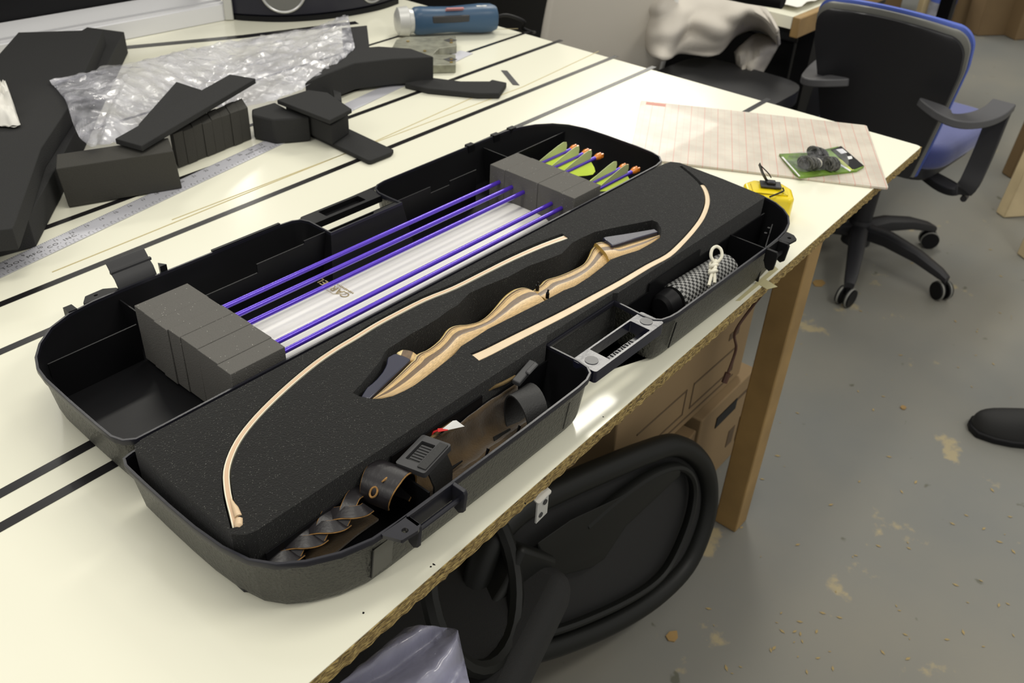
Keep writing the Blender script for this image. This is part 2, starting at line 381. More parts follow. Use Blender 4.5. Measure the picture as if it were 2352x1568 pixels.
# ------------------------------------------------------------------ lamps: overhead room fixtures and added fills, all built alike
M['lamp_glow'] = mat('tube_glow', (1, 1, 1), .5, emit=((1.0, .985, .93), 1.0))
def fixture(x, y, power):
    t = thing('ceiling_or_fill_light', 'unseen overhead light from a set of workshop fixtures and added fills', 'light', (x, y, 2.2), 'ceiling lights')
    bm = NB(); hx, hy = (.65, .16 if x < 3 else .27) if x < 4 else (1.12, .37)
    box(bm, (x-hx, y-hy, 2.22), (x+hx, y+hy, 2.27)); obj('housing', bm, M['whiteprint'], t)
    li = bpy.data.lights.new('tube_or_fill_light', 'AREA'); li.shape = 'RECTANGLE'; li.size = 1.25 if x < 4 else 2.2; li.size_y = .5 if 3 < x < 4 else (.28 if x < 4 else .7); li.energy = power; li.color = (1.0, .965, .87)
    lo = bpy.data.objects.new('tube_or_fill_light', li); COL.objects.link(lo); lo.parent = t; lo.location = (0, 0, .01)
for a in LAMPS: fixture(*a)

# ------------------------------------------------------------------ setting
bm = NB(); box(bm, (-3, -3, -.80), (9, 9, -.76)); obj('floor', bm, M['floor'], kind='structure')
bm = NB(); box(bm, (-3, 8.9, -.76), (9, 9, 2.3)); obj('wall_back', bm, M['wall_dark'], kind='structure')
bm = NB(); box(bm, (8.9, -3, -.76), (9, 8.9, 2.3)); obj('wall_right', bm, M['wall_dark'], kind='structure')

# ------------------------------------------------------------------ workbench
TH = 0.03771958; CX, CY = 1.719, .4365
ex = Vector((math.cos(TH), math.sin(TH), 0)); ey = Vector((-math.sin(TH), math.cos(TH), 0)); CO = Vector((CX, CY, 0))
def W(u, v, z=0): return CO-ex*u+ey*v+Vector((0, 0, z))     # u metres left of the near right corner, v metres away from the near edge
bench = thing('workbench', 'large workbench with glossy cream top, black strips and bare chipboard edge', 'table', W(1.2, .8, -.76))
TD = 2.05
bm = NB(); pts = rpoly([W(0, 0), W(0, TD), W(2.6, TD), W(2.6, 0)], [.012, .01, .01, .01], 4)
prism(bm, pts, -.0010, 0); obj('tabletop_laminate', bm, M['laminate'], bench, label='glossy cream laminate top')
bm = NB()
n = 420; front = [W(i*2.6/n, -.0006+.0016*noise.noise(Vector((i*.9, 3, 0)))+.0008*noise.noise(Vector((i*.23, 9, 0)))) for i in range(n+1)]
for i in range(n):
    for z0, z1 in ((-.019, -.0012),):
        pass
top = [bm.verts.new((p.x, p.y, -.0012)) for p in front]; bot = [bm.verts.new((p.x, p.y+.0008*math.sin(i*1.7), -.019)) for i, p in enumerate(front)]
q = [W(2.6, TD), W(0, TD)]
qt = [bm.verts.new((p.x, p.y, -.0012)) for p in q]; qb = [bm.verts.new((p.x, p.y, -.019)) for p in q]
bm.faces.new(top+qt); bm.faces.new((bot+qb)[::-1]); A = top+qt; B = bot+qb
for i in range(len(A)): bm.faces.new((A[i], B[i], B[(i+1) % len(A)], A[(i+1) % len(A)]))
obj('tabletop_board', bm, M['chipboard'], bench, label='rough brown chipboard core showing at the sawn edge')
def strip(px, wd, name='black_strip', m='strip', h=.0006):
    P = [T(x, y, 0) for x, y in px]; bm = NB(); n = len(P)
    ribbon(bm, [p+Vector((0, 0, h/2)) for p in P], wd, h); obj(name, bm, M[m], bench)
strip([(-60, 1245), (1766, 227)], .0115)                   # long strip, passes under the case
bm = None
def stripW(a, b, wd, name='black_strip', m='strip'):
    bm = NB(); ribbon(bm, [Vector((a[0], a[1], .0003)), Vector((b[0], b[1], .0003))], wd, .0006); obj(name, bm, M[m], bench)
stripW((-.1, .742), (.45, .768), .0115)
stripW((-.3, .958), (1.718, 1.028), .011)
stripW((-.3, 1.052), (1.715, 1.127), .011)
stripW((-.2, 1.195), (1.711, 1.281), .011)
stripW((.2, 1.31), (1.705, 1.373), .009)
stripW((.6, 1.50), (1.70, 1.56), .008)
strip([(250, 113), (560, 84), (820, 52)], .022)
strip([(395, 505), (700, 388), (1200, 200), (1375, 118)], .0016, 'pencil_line', 'pencil')
strip([(120, 625), (330, 540), (600, 430), (850, 330), (1100, 218)], .0018, 'pencil_line', 'pencil')
strip([(1190, 66), (1120, 68)], .0016, 'pencil_line', 'pencil')
for px_ in ((990, 1301), (997, 1296), (1206, 1156), (835, 1408), (1386, 957)):
    bm = NB(); c = T(*px_); prism(bm, [c+Vector((random.uniform(.0005, .0014)*math.cos(a_), random.uniform(.0005, .002)*math.sin(a_), 0)) for a_ in range(6)], .00002, .00025); obj('scuff', bm, M['strip'], bench)
# leg, apron
for (a, b, h) in (((1.352, .462), (1.402, .512), 0), ((1.352, 1.9), (1.402, 1.95), 0), ((-.3, .43), (-.25, .48), 0)):
    bm = NB(); box(bm, (*a, -.76), (*b, -.019)); obj('table_leg', bm, M['wood_leg'], bench, bevel=.003)
bm = NB(); box(bm, (1.36, .52, -.10), (1.40, 1.9, -.019)); obj('cross_rail', bm, M['wood_leg'], bench)
bp_ = thing('bracket', 'small pierced silver bracket under the chipboard edge', 'bracket', T(1243, 1165, -.04))
bm = NB(); c = T(1243, 1163, -.036); prism(bm, rpoly([c+Vector((-.013, -.006, 0)), c+Vector((.011, -.004, 0)), c+Vector((.013, .006, 0)), c+Vector((-.010, .007, 0))], .003), -.021, -.0192)
obox(bm, c+Vector((0, -.001, 0)), (.010, .0008, 0), (0, .001, 0), (0, 0, .0155)); obj('plate', bm, M['lightmetal'], bp_)
bm = NB(); [cyl(bm, c+Vector((dx, -.0015, dz)), c+Vector((dx, -.003, dz)), .0032, 12) for dx, dz in ((-.003, -.008), (.003, .006))]; obj('hole_rim', bm, M['darkgrey'], bp_)

# ------------------------------------------------------------------ bow case
case = thing('bow_case', 'open black hard plastic archery case lying flat with hinged halves and moulded handle', 'case', (.7, .65, 0))
ZR = .068
def P2(l): return [Vector((a, b)) for a, b in l]
base_out = P2([(.250, .642), (.246, .632), (.245, .60), (.2445, .56), (.245, .525), (.248, .490), (.2545, .463), (.267, .443), (.285, .428), (.310, .4145), (.338, .4065), (.365, .4052)]) \
    + P2([(.43, .405), (.53, .4055), (.62, .407)]) + P2([(.637, .4085), (.649, .413), (.656, .422), (.658, .436)]) + P2([(.6575, .46), (.657, .4775), (.72, .4775), (.7805, .4775), (.780, .46), (.7785, .436)]) \
    + P2([(.7805, .422), (.787, .4145), (.800, .4105), (.815, .409)]) + P2([(.92, .409), (1.03, .409), (1.068, .4105), (1.094, .4135), (1.118, .420), (1.138, .431), (1.153, .446), (1.164, .464), (1.170, .485), (1.172, .51), (1.1725, .56), (1.172, .612), (1.169, .630), (1.160, .640), (1.145, .6435)]) \
    + P2([(1.0, .6435), (.85, .6435), (.70, .6435), (.55, .6435), (.40, .6435), (.28, .6445), (.26, .6445)])
lid_out = P2([(.272, .6555), (.262, .663), (.2575, .676), (.257, .70), (.257, .75), (.258, .80), (.261, .822), (.269, .842), (.283, .862), (.305, .882), (.332, .894), (.362, .899), (.395, .900)]) \
    + P2([(.46, .900), (.55, .900), (.622, .900), (.640, .898), (.651, .892), (.656, .880), (.656, .860), (.656, .838), (.72, .838), (.777, .838), (.776, .860), (.776, .880), (.781, .893), (.792, .901), (.808, .904)]) \
    + P2([(.90, .905), (1.0, .906), (1.075, .906), (1.105, .902), (1.135, .891), (1.160, .874), (1.176, .852), (1.185, .822), (1.187, .78), (1.1865, .72), (1.184, .69), (1.178, .672), (1.165, .660), (1.145, .656)]) \
    + P2([(1.0, .6555), (.85, .6555), (.70, .6555), (.55, .6555), (.40, .6555), (.30, .6550)])
def ring(poly, z): return [(p[0], p[1], z) for p in poly]
def shell(name, out, parent, z_rim=ZR, lip=True):
    o0 = out
    rings = []
    rings.append(ring(offset(o0, .0030), z_rim-.0035))           # inside of rim
    rings.append(ring(offset(o0, .0026), z_rim))
    rings.append(ring(offset(o0, .0004), z_rim)); rings.append(ring(o0, z_rim-.0006)); rings.append(ring(o0, z_rim-.0060))
    rings.append(ring(offset(o0, .0022), z_rim-.0072))
    bm = NB(); loft(bm, rings, True, False); rim = obj('rim', bm, M['gloss'], parent, smooth=True)
    rings = [ring(offset(o0, .0024), z_rim-.0068), ring(offset(o0, .0042), z_rim-.0165), ring(offset(o0, .0046), z_rim-.017), ring(offset(o0, .0095), .012), ring(offset(o0, .0125), .004), ring(offset(o0, .019), .0006)]
    bm = NB(); loft(bm, rings, True, False); bm.faces.new([v for v in bm.verts][-len(o0):])
    obj('outer_wall', bm, M['plastic_tex'], parent, smooth=True, label='pebbled black outer wall')
    rings = [ring(offset(o0, .0030), z_rim-.0034), ring(offset(o0, .0125), .006), ring(offset(o0, .015), .0035)]
    bm = NB(); loft(bm, rings, True, False); bm.faces.new([v for v in bm.verts][-len(o0):])
    obj('inner_wall', bm, M['plastic'], parent, smooth=True)
shell('base_tray', base_out, case); shell('lid_tray', lid_out, case)
# smooth panel beside the near latch and rib seams on the outer wall
def wallpt(x, z, base=.4060): return Vector((x, base+.0044+(.051-z)*.125, z))
for x in (.340, .612, .818):
    bm = NB(); obox(bm, wallpt(x, .0315, .4075 if x > .4 else .4060), (.0007, 0, 0), (0, .0007, 0), Vector((0, -.125, 1)).normalized()*.0195)
    obj('wall_rib', bm, M['plastic'], case)
bm = NB(); obox(bm, wallpt(.366, .0315), (.0255, 0, 0), (0, .0005, 0), Vector((0, -.125, 1)).normalized()*.0192); obj('smooth_panel', bm, mat('smooth_plastic', (.024, .024, .019), .33, spec=.7), case)
# partitions in the base tray : long wall along the foam and cross walls
def wallseg(pts, th, name='partition', par=case, m='plastic', z0=.004):
    bm = NB()
    for (a, za), (b, zb) in zip(pts[:-1], pts[1:]):
        a = Vector((*a, 0)); b = Vector((*b, 0)); t = (b-a).normalized(); s = Vector((-t.y, t.x, 0))*th/2
        vs = [bm.verts.new(p) for p in (a-s+Vector((0, 0, z0)), b-s+Vector((0, 0, z0)), b+s+Vector((0, 0, z0)), a+s+Vector((0, 0, z0)), a-s+Vector((0, 0, za)), b-s+Vector((0, 0, zb)), b+s+Vector((0, 0, zb)), a+s+Vector((0, 0, za)))]
        for f in ((3, 2, 1, 0), (4, 5, 6, 7), (0, 1, 5, 4), (1, 2, 6, 5), (2, 3, 7, 6), (3, 0, 4, 7)): bm.faces.new([vs[i] for i in f])
    return obj(name, bm, M[m], par)
yb = .4735
wallseg([((.276, yb-.002), .052), ((.42, yb), .052), ((.4201, yb), .064), ((.545, yb), .064), ((.5451, yb), .052), ((.6535, yb), .052)], .0016)
wallseg([((.7875, yb), .052), ((.85, yb), .052), ((.8501, yb), .064), ((.97, yb), .064), ((.9701, yb), .052), ((1.152, yb), .052)], .0016)
wallseg([((.4165, .4725), .056), ((.4165, .4205), .056)], .0018)
wallseg([((1.050, .4725), .056), ((1.050, .4180), .056)], .0018)
# split posts in the near right corner pocket
bm = NB()
for x, y in ((1.083, .437), (1.100, .441)): cyl(bm, (x, y, .004), (x, y, .060), .0022, 10)
box(bm, (1.056, .4345, .052), (1.128, .4357, .0535), ang=math.radians(20)); obj('peg', bm, M['plastic'], case)
for x in (.4855, .531):
    bm = NB(); v = [bm.verts.new(p) for p in ((x-.003, .416, .055), (x+.003, .416, .055), (x+.0028, .412, .066), (x-.0010, .4112, .070), (x-.0025, .412, .060))]; bm.faces.new(v)
    r_ = bmesh.ops.extrude_face_region(bm, geom=bm.faces[:]); bmesh.ops.translate(bm, verts=[e for e in r_['geom'] if isinstance(e, bmesh.types.BMVert)], vec=(0, .0016, 0)); obj('rim_clip', bm, M['plastic'], case)
# lid partitions : long stepped wall between foam blocks, cross wall
yl = .846
wallseg([((.280, yl-.002), .052), ((.382, yl), .052)], .0016)
stp = [(.462, .050), (.545, .050), (.5451, .062), (.618, .062), (.6181, .066), (.845, .066), (.8451, .056), (.885, .056), (.8851, .062), (.942, .062)]
wallseg([((x, yl+.000), z) for x, z in stp], .0016)
wallseg([((.995, yl+.002), .058), ((1.166, yl+.006), .058)], .0016)
wallseg([((.392, .848), .058), ((.392, .895), .058)], .0016)
wallseg([((1.018, .848), .058), ((1.018, .900), .058)], .0016)
for x in (.675, .745):
    bm = NB(); box(bm, (x, yl-.0075, .006), (x+.006, yl-.001, .052)); obj('rib', bm, M['plastic'], case)
for x, y in ((.30, .672), (.352, .676), (.368, .676)):
    bm = NB(); cyl(bm, (x, y, .004), (x, y, .02), .0008, 6); obj('pin', bm, M['plastic'], case)
# handles
def handle(y0, y1, x0, x1, name, logo=False, back=False):
    s = 1
    h = thing_part(name)
    return h
def part_empty(name, par, loc):
    o = bpy.data.objects.new(name, None); COL.objects.link(o); o.parent = par; wl = Vector(loc)+Vector((0, 0, TZ)); WL[o.name] = wl; o.location = wl-WL[par.name]; return o
bm = holed(rpoly([(.654, .411), (.786, .411), (.786, .443), (.654, .443)], .004), [rpoly([(.683, .4138), (.761, .4138), (.761, .4408), (.683, .4408)], .0015)], .052, .067)
h1 = obj('handle', bm, mat('handle_gloss', (.013, .013, .026), .20, spec=.35, bump=.25, bscale=70), case, bevel=.0008, label='glossy black carrying handle of the near half')
bm = NB(); box(bm, (.683, .4135, .0525), (.761, .4270, .0555)); obj('handle_web', bm, M['gloss'], h1)
bm = NB()
for k in range(9):
    x0 = .704+.0048*k; a_ = (.0, .0012, -.0010)[k % 3]
    obox(bm, (x0, .4232, .0560), (a_, .0036, 0), (.0006, 0, 0), (0, 0, .0005))
    if k % 2: obox(bm, (x0+.0014, .4232+.003*(1 if k % 4 == 1 else -1), .0560), (.0014, 0, 0), (0, .0005, 0), (0, 0, .0005))
obj('raised_lettering', bm, M['gloss'], h1)
bm = NB()
for k in range(5): tube(bm, [(.684+.002*k, .418+.002*(k % 2), .0566), (.682+.0035*k, .423, .0575), (.688+.002*k, .4275-.001*(k % 3), .0566)], .0006, 6)
obj('emblem', bm, M['gloss'], h1)
for x in (.668, .773):
    bm = NB(); cyl(bm, (x, .427, .0670), (x, .427, .0676), .0075, 20); obj('boss', bm, M['gloss'], h1)
bm = holed(rpoly([(.654, .873), (.779, .873), (.779, .900), (.654, .900)], .004), [rpoly([(.682, .8785), (.752, .8785), (.752, .8955), (.682, .8955)], .0015)], .0565, .066)
h2 = obj('handle', bm, M['plastic'], case, bevel=.0008)
bm = NB(); box(bm, (.682, .878, .0567), (.752, .896, .0585)); obj('handle_web', bm, M['plastic'], h2)
bm = NB(); prism(bm, [(.730, .8392), (.776, .8392), (.776, .8465), (.738, .8465)], .050, .066); obj('handle_stop', bm, M['plastic'], case)
# hinge knuckles along the middle
x = .335; k = 0
while x < 1.14:
    if not (.615 < x < .80 or .86 < x < .93):
        bm = NB(); cyl(bm, (x, .6495, .0655), (x+.0145, .6495, .0655), .0034, 12)
        box(bm, (x+.001, .6495 if k % 2 else .6455, .0625), (x+.0135, .6535 if k % 2 else .6495, .0665)); obj('hinge_knuckle', bm, M['gloss'], case, bevel=.0004); k += 1
    x += .0160
bm = NB(); cyl(bm, (.335, .6495, .0655), (1.14, .6495, .0655), .0014, 8); obj('hinge_pin', bm, M['gloss'], case)
# near latch mount (base) : plate with two lugs and cross pin
def latch_mount(x0, x1, y, s, mt='gloss', eye=True):
    e = part_empty('latch_mount', case, ((x0+x1)/2, y, .05))
    bm = NB(); box(bm, (x0, y-.0012*s, ZR-.020), (x1, y+.0012*s, ZR-.001)); box(bm, (x0, y-.0015, ZR-.002), (x1, y+.0015, ZR+.0006)); obj('plate', bm, M[mt], e, bevel=.0004)
    for x in (x0, x1):
        bm = NB(); pl = [(0, ZR), (-.0150*s, ZR), (-.0170*s, ZR-.004), (-.0150*s, ZR-.026), (-.010*s, ZR-.030), (-.004*s, ZR-.027), (0, ZR-.018)]
        f = bm.faces.new([bm.verts.new((x-.0022, y+a, z)) for a, z in pl]); r_ = bmesh.ops.extrude_face_region(bm, geom=[f]); bmesh.ops.translate(bm, verts=[q for q in r_['geom'] if isinstance(q, bmesh.types.BMVert)], vec=(.0044, 0, 0))
        obj('lug', bm, M[mt], e, bevel=.0006)
    bm = NB(); cyl(bm, (x0, y-.009*s, ZR-.014), (x1, y-.009*s, ZR-.014), .0028, 12); obj('pin', bm, M[mt], e)
    return e
e = latch_mount(.3745, .431, .4055, 1)
bm = holed(rpoly([(.3450, .4065), (.3530, .3890), (.3700, .3870), (.3760, .3900), (.3760, .4065)], .002), [[(.3625+.0030*math.cos(a*.5236), .3950+.0030*math.sin(a*.5236)) for a in range(12)]], ZR-.0036, ZR)
obj('padlock_eye', bm, M['gloss'], e, bevel=.0004, label='flat tab with a padlock hole')
e = latch_mount(1.030, 1.062, .409, 1, 'plastic')
bm = holed(rpoly([(1.062, .4095), (1.066, .394), (1.082, .392), (1.090, .400), (1.092, .412)], .002), [[(1.078+.0028*math.cos(a*.5236), .401+.0028*math.sin(a*.5236)) for a in range(12)]], ZR-.003, ZR)
obj('padlock_eye', bm, M['plastic'], e)
# lid latch, flipped up, at the back left
e = part_empty('latch', case, (.405, .905, .06))
bm = NB()
prof = [(.9005, .060), (.9030, .069), (.9065, .077), (.9130, .083), (.9160, .088), (.9205, .094)]
for a, b in zip(prof[:-1], prof[1:]):
    pass
rr = []
for yy, zz in prof: rr.append([(.397, yy, zz), (.4455, yy, zz), (.4455, yy+.0022, zz-.0006), (.397, yy+.0022, zz-.0006)])
loft(bm, rr); box(bm, (.3965, .9115, .0810), (.4475, .9155, .0845)); obj('latch_blade', bm, M['darkgrey'], e, bevel=.0004)
bm = holed(rpoly([(.352, .8990), (.362, .9125), (.384, .9135), (.396, .9050), (.396, .8990)], .002), [[(.3715+.0026*math.cos(a*.5236), .9065+.002*math.sin(a*.5236)) for a in range(12)]], ZR-.003, ZR)
obj('padlock_eye', bm, M['plastic'], e)
bm = NB(); box(bm, (.333, .894, .058), (.343, .9065, .069)); obj('rim_clip', bm, M['plastic'], e)
bm = NB(); prism(bm, [(.449, .899), (.458, .899), (.4525, .909)], .058, .076); obj('rim_clip', bm, M['plastic'], e)
bm = NB(); box(bm, (.520, .8985, .060), (.622, .9025, .0695)); obj('rim_rail', bm, M['plastic'], case)
for xx in (.985, 1.045, 1.085):
    bm = NB(); box(bm, (xx, .901, .058), (xx+.014, .910, .0695)); obj('rim_clip', bm, M['plastic'], case)

# ------------------------------------------------------------------ foam insert with cut-outs
ZF = .078
A = lambda l: [(800+x/5.88, 700+y/5.88) for x, y in l]
Bc = lambda l: [(1100+x/5.059, 480+y/5.059) for x, y in l]
Dc = lambda l: [(1060+x/3.266, 360+y/3.266) for x, y in l]
Cc = lambda l: [(500+x/2.2085, 520+y/2.2085) for x, y in l]
hole_px = A([(60, 1185), (200, 1040), (330, 880), (430, 760), (490, 640), (540, 590), (700, 490), (850, 390), (1000, 310), (1200, 190), (1330, 90), (1480, 0)]) \
    + [(1078, 673), (1100, 663)] + Dc([(200, 960), (350, 900), (500, 820), (600, 785), (750, 728), (830, 645), (900, 608), (1000, 563), (1200, 520), (1430, 475), (1470, 490), (1500, 540), (1500, 600)]) \
    + Dc([(1420, 650), (1330, 700), (1200, 740), (1120, 770), (1050, 830), (960, 900), (850, 970), (770, 1000), (640, 1070), (400, 1190), (200, 1290)]) \
    + A([(1640, 485), (1520, 560), (1440, 660), (1330, 750), (1180, 870), (1050, 970), (900, 1080), (760, 1160), (600, 1230), (450, 1265), (320, 1270), (150, 1235)])
hole = TP(hole_px, ZF)
L1 = [(1302, 543), (1247, 563), (1179, 592.4), (1111, 626), (1043, 660), (975, 687.5), (907.5, 721.5), (862, 746), (817, 773.6), (771.7, 800.7), (726, 832), (681, 868.6), (636, 909), (590.6, 954.7), (554, 1000), (531.7, 1040.7), (520, 1081.5), (521.7, 1122), (528, 1154), (534, 1176.6), (542, 1210)]
L2 = [(1092, 821), (1121, 808), (1182, 777), (1244, 746), (1305, 715), (1366, 681.5), (1427, 648), (1489, 611), (1534.6, 586.6), (1565, 559), (1593, 528), (1614, 498), (1625, 467), (1623, 443), (1614, 425), (1595, 405), (1566, 381)]
def strip_poly(cpts, wl, wr):
    n = len(cpts); Lf = []; Rt_ = []
    for i in range(n):
        t = (cpts[min(i+1, n-1)]-cpts[max(i-1, 0)]); t.z = 0; t.normalize(); s = Vector((-t.y, t.x, 0))
        a = wl[i] if isinstance(wl, list) else wl; b = wr[i] if isinstance(wr, list) else wr
        Lf.append(cpts[i]+s*a); Rt_.append(cpts[i]-s*b)
    return Lf+Rt_[::-1]
c1 = crom(TP(L1, ZF), 3); c2 = crom(TP(L2, ZF), 3)
n2_ = len(c2); slot2 = strip_poly(c2, [lerp(.0092, .0042, min(1, i/(n2_*.8))) for i in range(n2_)], [lerp(.0066, .0036, min(1, i/(n2_*.6))) if i < n2_-6 else .001 for i in range(n2_)])
n1_ = len(c1); 
slot1 = strip_poly(c1, [lerp(.0050, .0036, i/n1_) for i in range(n1_)], [lerp(.0100, .0044, min(1, i/(n1_*.5))) for i in range(n1_)])
fo = P2([(.2585, .632), (.262, .6385), (.272, .641), (.70, .641), (1.135, .641), (1.152, .638), (1.159, .626), (1.1565, .55), (1.150, .478), (1.145, .4755), (.785, .4765), (.7805, .4805), (.657, .4805), (.650, .4755), (.274, .4755), (.265, .478), (.2575, .487), (.2575, .56)])
fo = rpoly(fo, .002, 2)
foam = thing('foam_insert', 'black foam insert cut out around the wooden bow parts in the near half', 'foam', (.7, .56, .004))
bm = holed(fo, [[Vector(p[:2]) for p in hole], [Vector(p[:2]) for p in slot1], [Vector(p[:2]) for p in slot2]], .030, ZF)
obj('foam_sheet', bm, M['foam_black'], foam, bevel=.0012, seg=2, angle=60)
bm = NB(); prism(bm, offset(fo, .002), .0045, .030); obj('foam_base', bm, M['foam_black'], foam)

# ------------------------------------------------------------------ bow riser (striped wood)
riser = thing('bow_riser', 'laminated striped wooden bow handle with black limb pockets lying in the foam', 'bow riser', (.70, .55, .030))
def riser_part(st, z, name, zl=None, flip=False):
    U = crom([T(*s[0], z if len(s) < 3 else s[2]) for s in st], 5); Lw = crom([T(*s[1], z if len(s) < 3 else s[2]) for s in st], 5)
    prof = [(-.02, -.040), (-.012, -.016), (.0, -.0075), (.04, -.0030), (.12, -.0006), (.25, .0), (.38, .0002), (.5, .0002), (.62, .0), (.78, -.0006), (.92, -.0026), (1.0, -.0065), (1.01, -.040)]
    rings = []; N = len(U)
    for a, b in zip(U, Lw):
        rings.append([a+(b-a)*v+Vector((0, 0, dz)) for v, dz in prof])
    vv = [max(0, min(.999, p[0])) for p in prof]
    bm = NB(); loft(bm, rings, True, True, uv=lambda i, j: (i/N*6, vv[j] if j < len(vv) else 1.0))
    return obj(name, bm, M['riser'], riser, smooth=True, angle=50)
st1 = [((852, 916), (865, 914.5)), ((880, 888), (908, 905)), ((910, 858), (950, 883)), ((938, 829), (983, 860)), ((946, 822), (997, 849)), ((950, 812), (1008, 842)), ((958, 806), (1020, 833)), ((970, 802), (1032, 822)), ((987, 792), (1041, 813)), ((1004, 778), (1050, 803)), ((1014, 766), (1058, 794)), ((1023, 753), (1067, 787)),
       ((1035, 744.5), (1079, 781)), ((1050, 742), (1095, 773)), ((1066, 742), (1112, 764)), ((1089, 738), (1135, 751)), ((1106, 729), (1150, 743)), ((1120, 717), (1163, 735)), ((1135, 700), (1180, 726)), ((1151, 680), (1198, 716)), ((1165, 667), (1215, 707)), ((1180, 658), (1232, 699)), ((1196, 655), (1246, 692)), ((1211, 659), (1254, 688))]
riser_part(st1, .0745, 'grip_half')
# block above the lower pocket
bm = NB(); poly = crom(TP(A([(650, 655), (685, 618), (730, 597), (800, 600), (870, 620), (925, 660), (985, 710), (835, 745)]), .0735), 3, True)
top_uv = poly
L_ = bm.loops.layers.uv.verify(); t_ = [bm.verts.new((p.x, p.y, .0735)) for p in poly]; b_ = [bm.verts.new((p.x, p.y, .035)) for p in poly]
f = bm.faces.new(t_); fs = [f]+[bm.faces.new((t_[i], b_[i], b_[(i+1) % len(t_)], t_[(i+1) % len(t_)])) for i in range(len(t_))]
for f in fs:
    for l in f.loops:
        p = l.vert.co; d = Vector((p.x, p.y))-Vector(poly[0][:2]); l[L_].uv = (d.x*20, min(.99, max(0, .12+d.dot(Vector((.55, -.83)))*6)))
obj('shoulder_block', bm, M['riser'], riser, bevel=.002, seg=3)
st2 = [((1213, 669), (1258, 686)), ((1226, 659), (1270, 680)), ((1238, 650), (1283, 673)), ((1250, 638), (1297, 665)), ((1278, 630), (1318, 656)), ((1308, 618), (1337, 647)), ((1337, 603), (1356, 633)), ((1349, 587), (1375, 618)), ((1357, 567), (1395, 601)), ((1366, 557), (1410, 592))]
riser_part(st2, .0655, 'sight_window_half')
st3 = [((1365, 553), (1400, 589)), ((1381, 551), (1427, 587)), ((1404, 566), (1440, 582)), ((1440, 557), (1465, 574)), ((1480, 546), (1492, 562)), ((1514, 537.5), (1517, 545))]
riser_part(st3, .0715, 'limb_seat')
def pocket(px, z, th, name='limb_pocket'):
    bm = NB(); pl = TP(px, z); prism(bm, [p for p in pl], z-th, z); return obj(name, bm, M['pocket'], riser, bevel=.0012, seg=2, label='glossy dark blue black limb pocket overlay')
M['pocket'] = mat('pocket_black', (.020, .021, .045), .22, spec=.6, coat=.3)
pocket(crom(A([(172, 1238), (283, 1266), (560, 1000), (826, 745), (838, 730), (760, 690), (640, 652), (540, 700), (515, 760), (505, 815), (455, 910), (380, 1000), (250, 1110), (200, 1180)]), 1), .0752, .030) if False else \
pocket(A([(172, 1238), (283, 1266), (560, 1000), (834, 745), (838, 728), (760, 690), (640, 652), (600, 665), (530, 705), (520, 745), (515, 790), (495, 840), (455, 910), (380, 1000), (310, 1065), (250, 1110), (210, 1170)]), .0755, .030)
pocket(Bc([(1440, 330), (1465, 320), (1700, 285), (2040, 228), (2085, 262), (1800, 345), (1548, 422)]), .0755, .018)
bm = NB()
for p in ((1234, 666), (1257, 684)):
    c = T(*p, .066); cyl(bm, c+Vector((0, 0, .0)), c+Vector((0, 0, .007)), .0022, 10); cyl(bm, c+Vector((0, 0, .007)), c+Vector((.001, 0, .011)), .0012, 8)
obj('sight_bushing', bm, M['dark'], riser)

# ------------------------------------------------------------------ limbs
def limb(cpx, ztop, wid, depth, name, label, cut=None, facepx=None):
    c = crom(TP(cpx, ztop), 3); n = len(c)
    t = thing(name, label, 'bow limb', c[n//2]-Vector((0, 0, depth)), 'wooden bow limbs')
    rings = []
    for i, p in enumerate(c):
        d = (c[min(i+1, n-1)]-c[max(i-1, 0)]); d.z = 0; d.normalize(); s = Vector((-d.y, d.x, 0)); s_ = i/(n-1)
        w_ = wid(s_)/2; dp = depth
        rings.append([p+s*w_*f+Vector((0, 0, z)) for f, z in ((1, -dp), (1, -.0006), (.92, 0), (.3, .0001), (-.3, .0001), (-.92, 0), (-1, -.0006), (-1, -dp))])
    vs = [.01, .02, .05, .35, .6, .9, .95, .99]
    bm = NB(); loft(bm, rings, True, True, uv=lambda i, j: (i/n, vs[j % 8])); obj('limb_blade', bm, M['limb'], t, smooth=True, angle=40)
    return t, c
t1, cc1 = limb(L1, .0765, lambda s: .0058 if s > .15 else lerp(.0085, .0058, s/.15), .040, 'bow_limb', 'long thin curved wooden bow limb, the far one beside the hinge')
M['limb_keep'] = M['limb']; M['limb'] = mat('limb_maple', (.70, .55, .36), .42, var=.06, vscale=60)
t2, cc2 = limb(L2[:-2], .0765, lambda s: lerp(.0125, .0066, min(1, s*1.5)), .040, 'bow_limb', 'curved wooden bow limb beside the handle recess, the near one')
# tip nock of the first limb
bm = NB(); e1 = cc1[-1]; d = (cc1[-1]-cc1[-4]).normalized(); s = Vector((-d.y, d.x, 0))
tube(bm, [e1-d*.034+s*.0012, e1-d*.020+s*.0030, e1-d*.010+s*.0038], [.0008, .0030, .0034], 10); tube(bm, [e1-d*.007+s*.0036, e1+s*.0020, e1+d*.002+s*.001], [.0036, .0040, .0022], 10)
obj('tip_overlay', bm, M['vane_limb'] if 'vane_limb' in M else M['limbwood'], t1, smooth=True)
# glass face seen where the slot widens
bm = NB(); seg = [p-Vector((0, 0, .001)) for p in TP([(845, 760), (817, 779), (790, 796), (765, 812)], .0765)]
ribbon(bm, [p+Vector((.002, -.0045, 0)) for p in seg], [.002, .006, .005, .002], .0012); obj('limb_wedge', bm, M['white_soft'], t1)

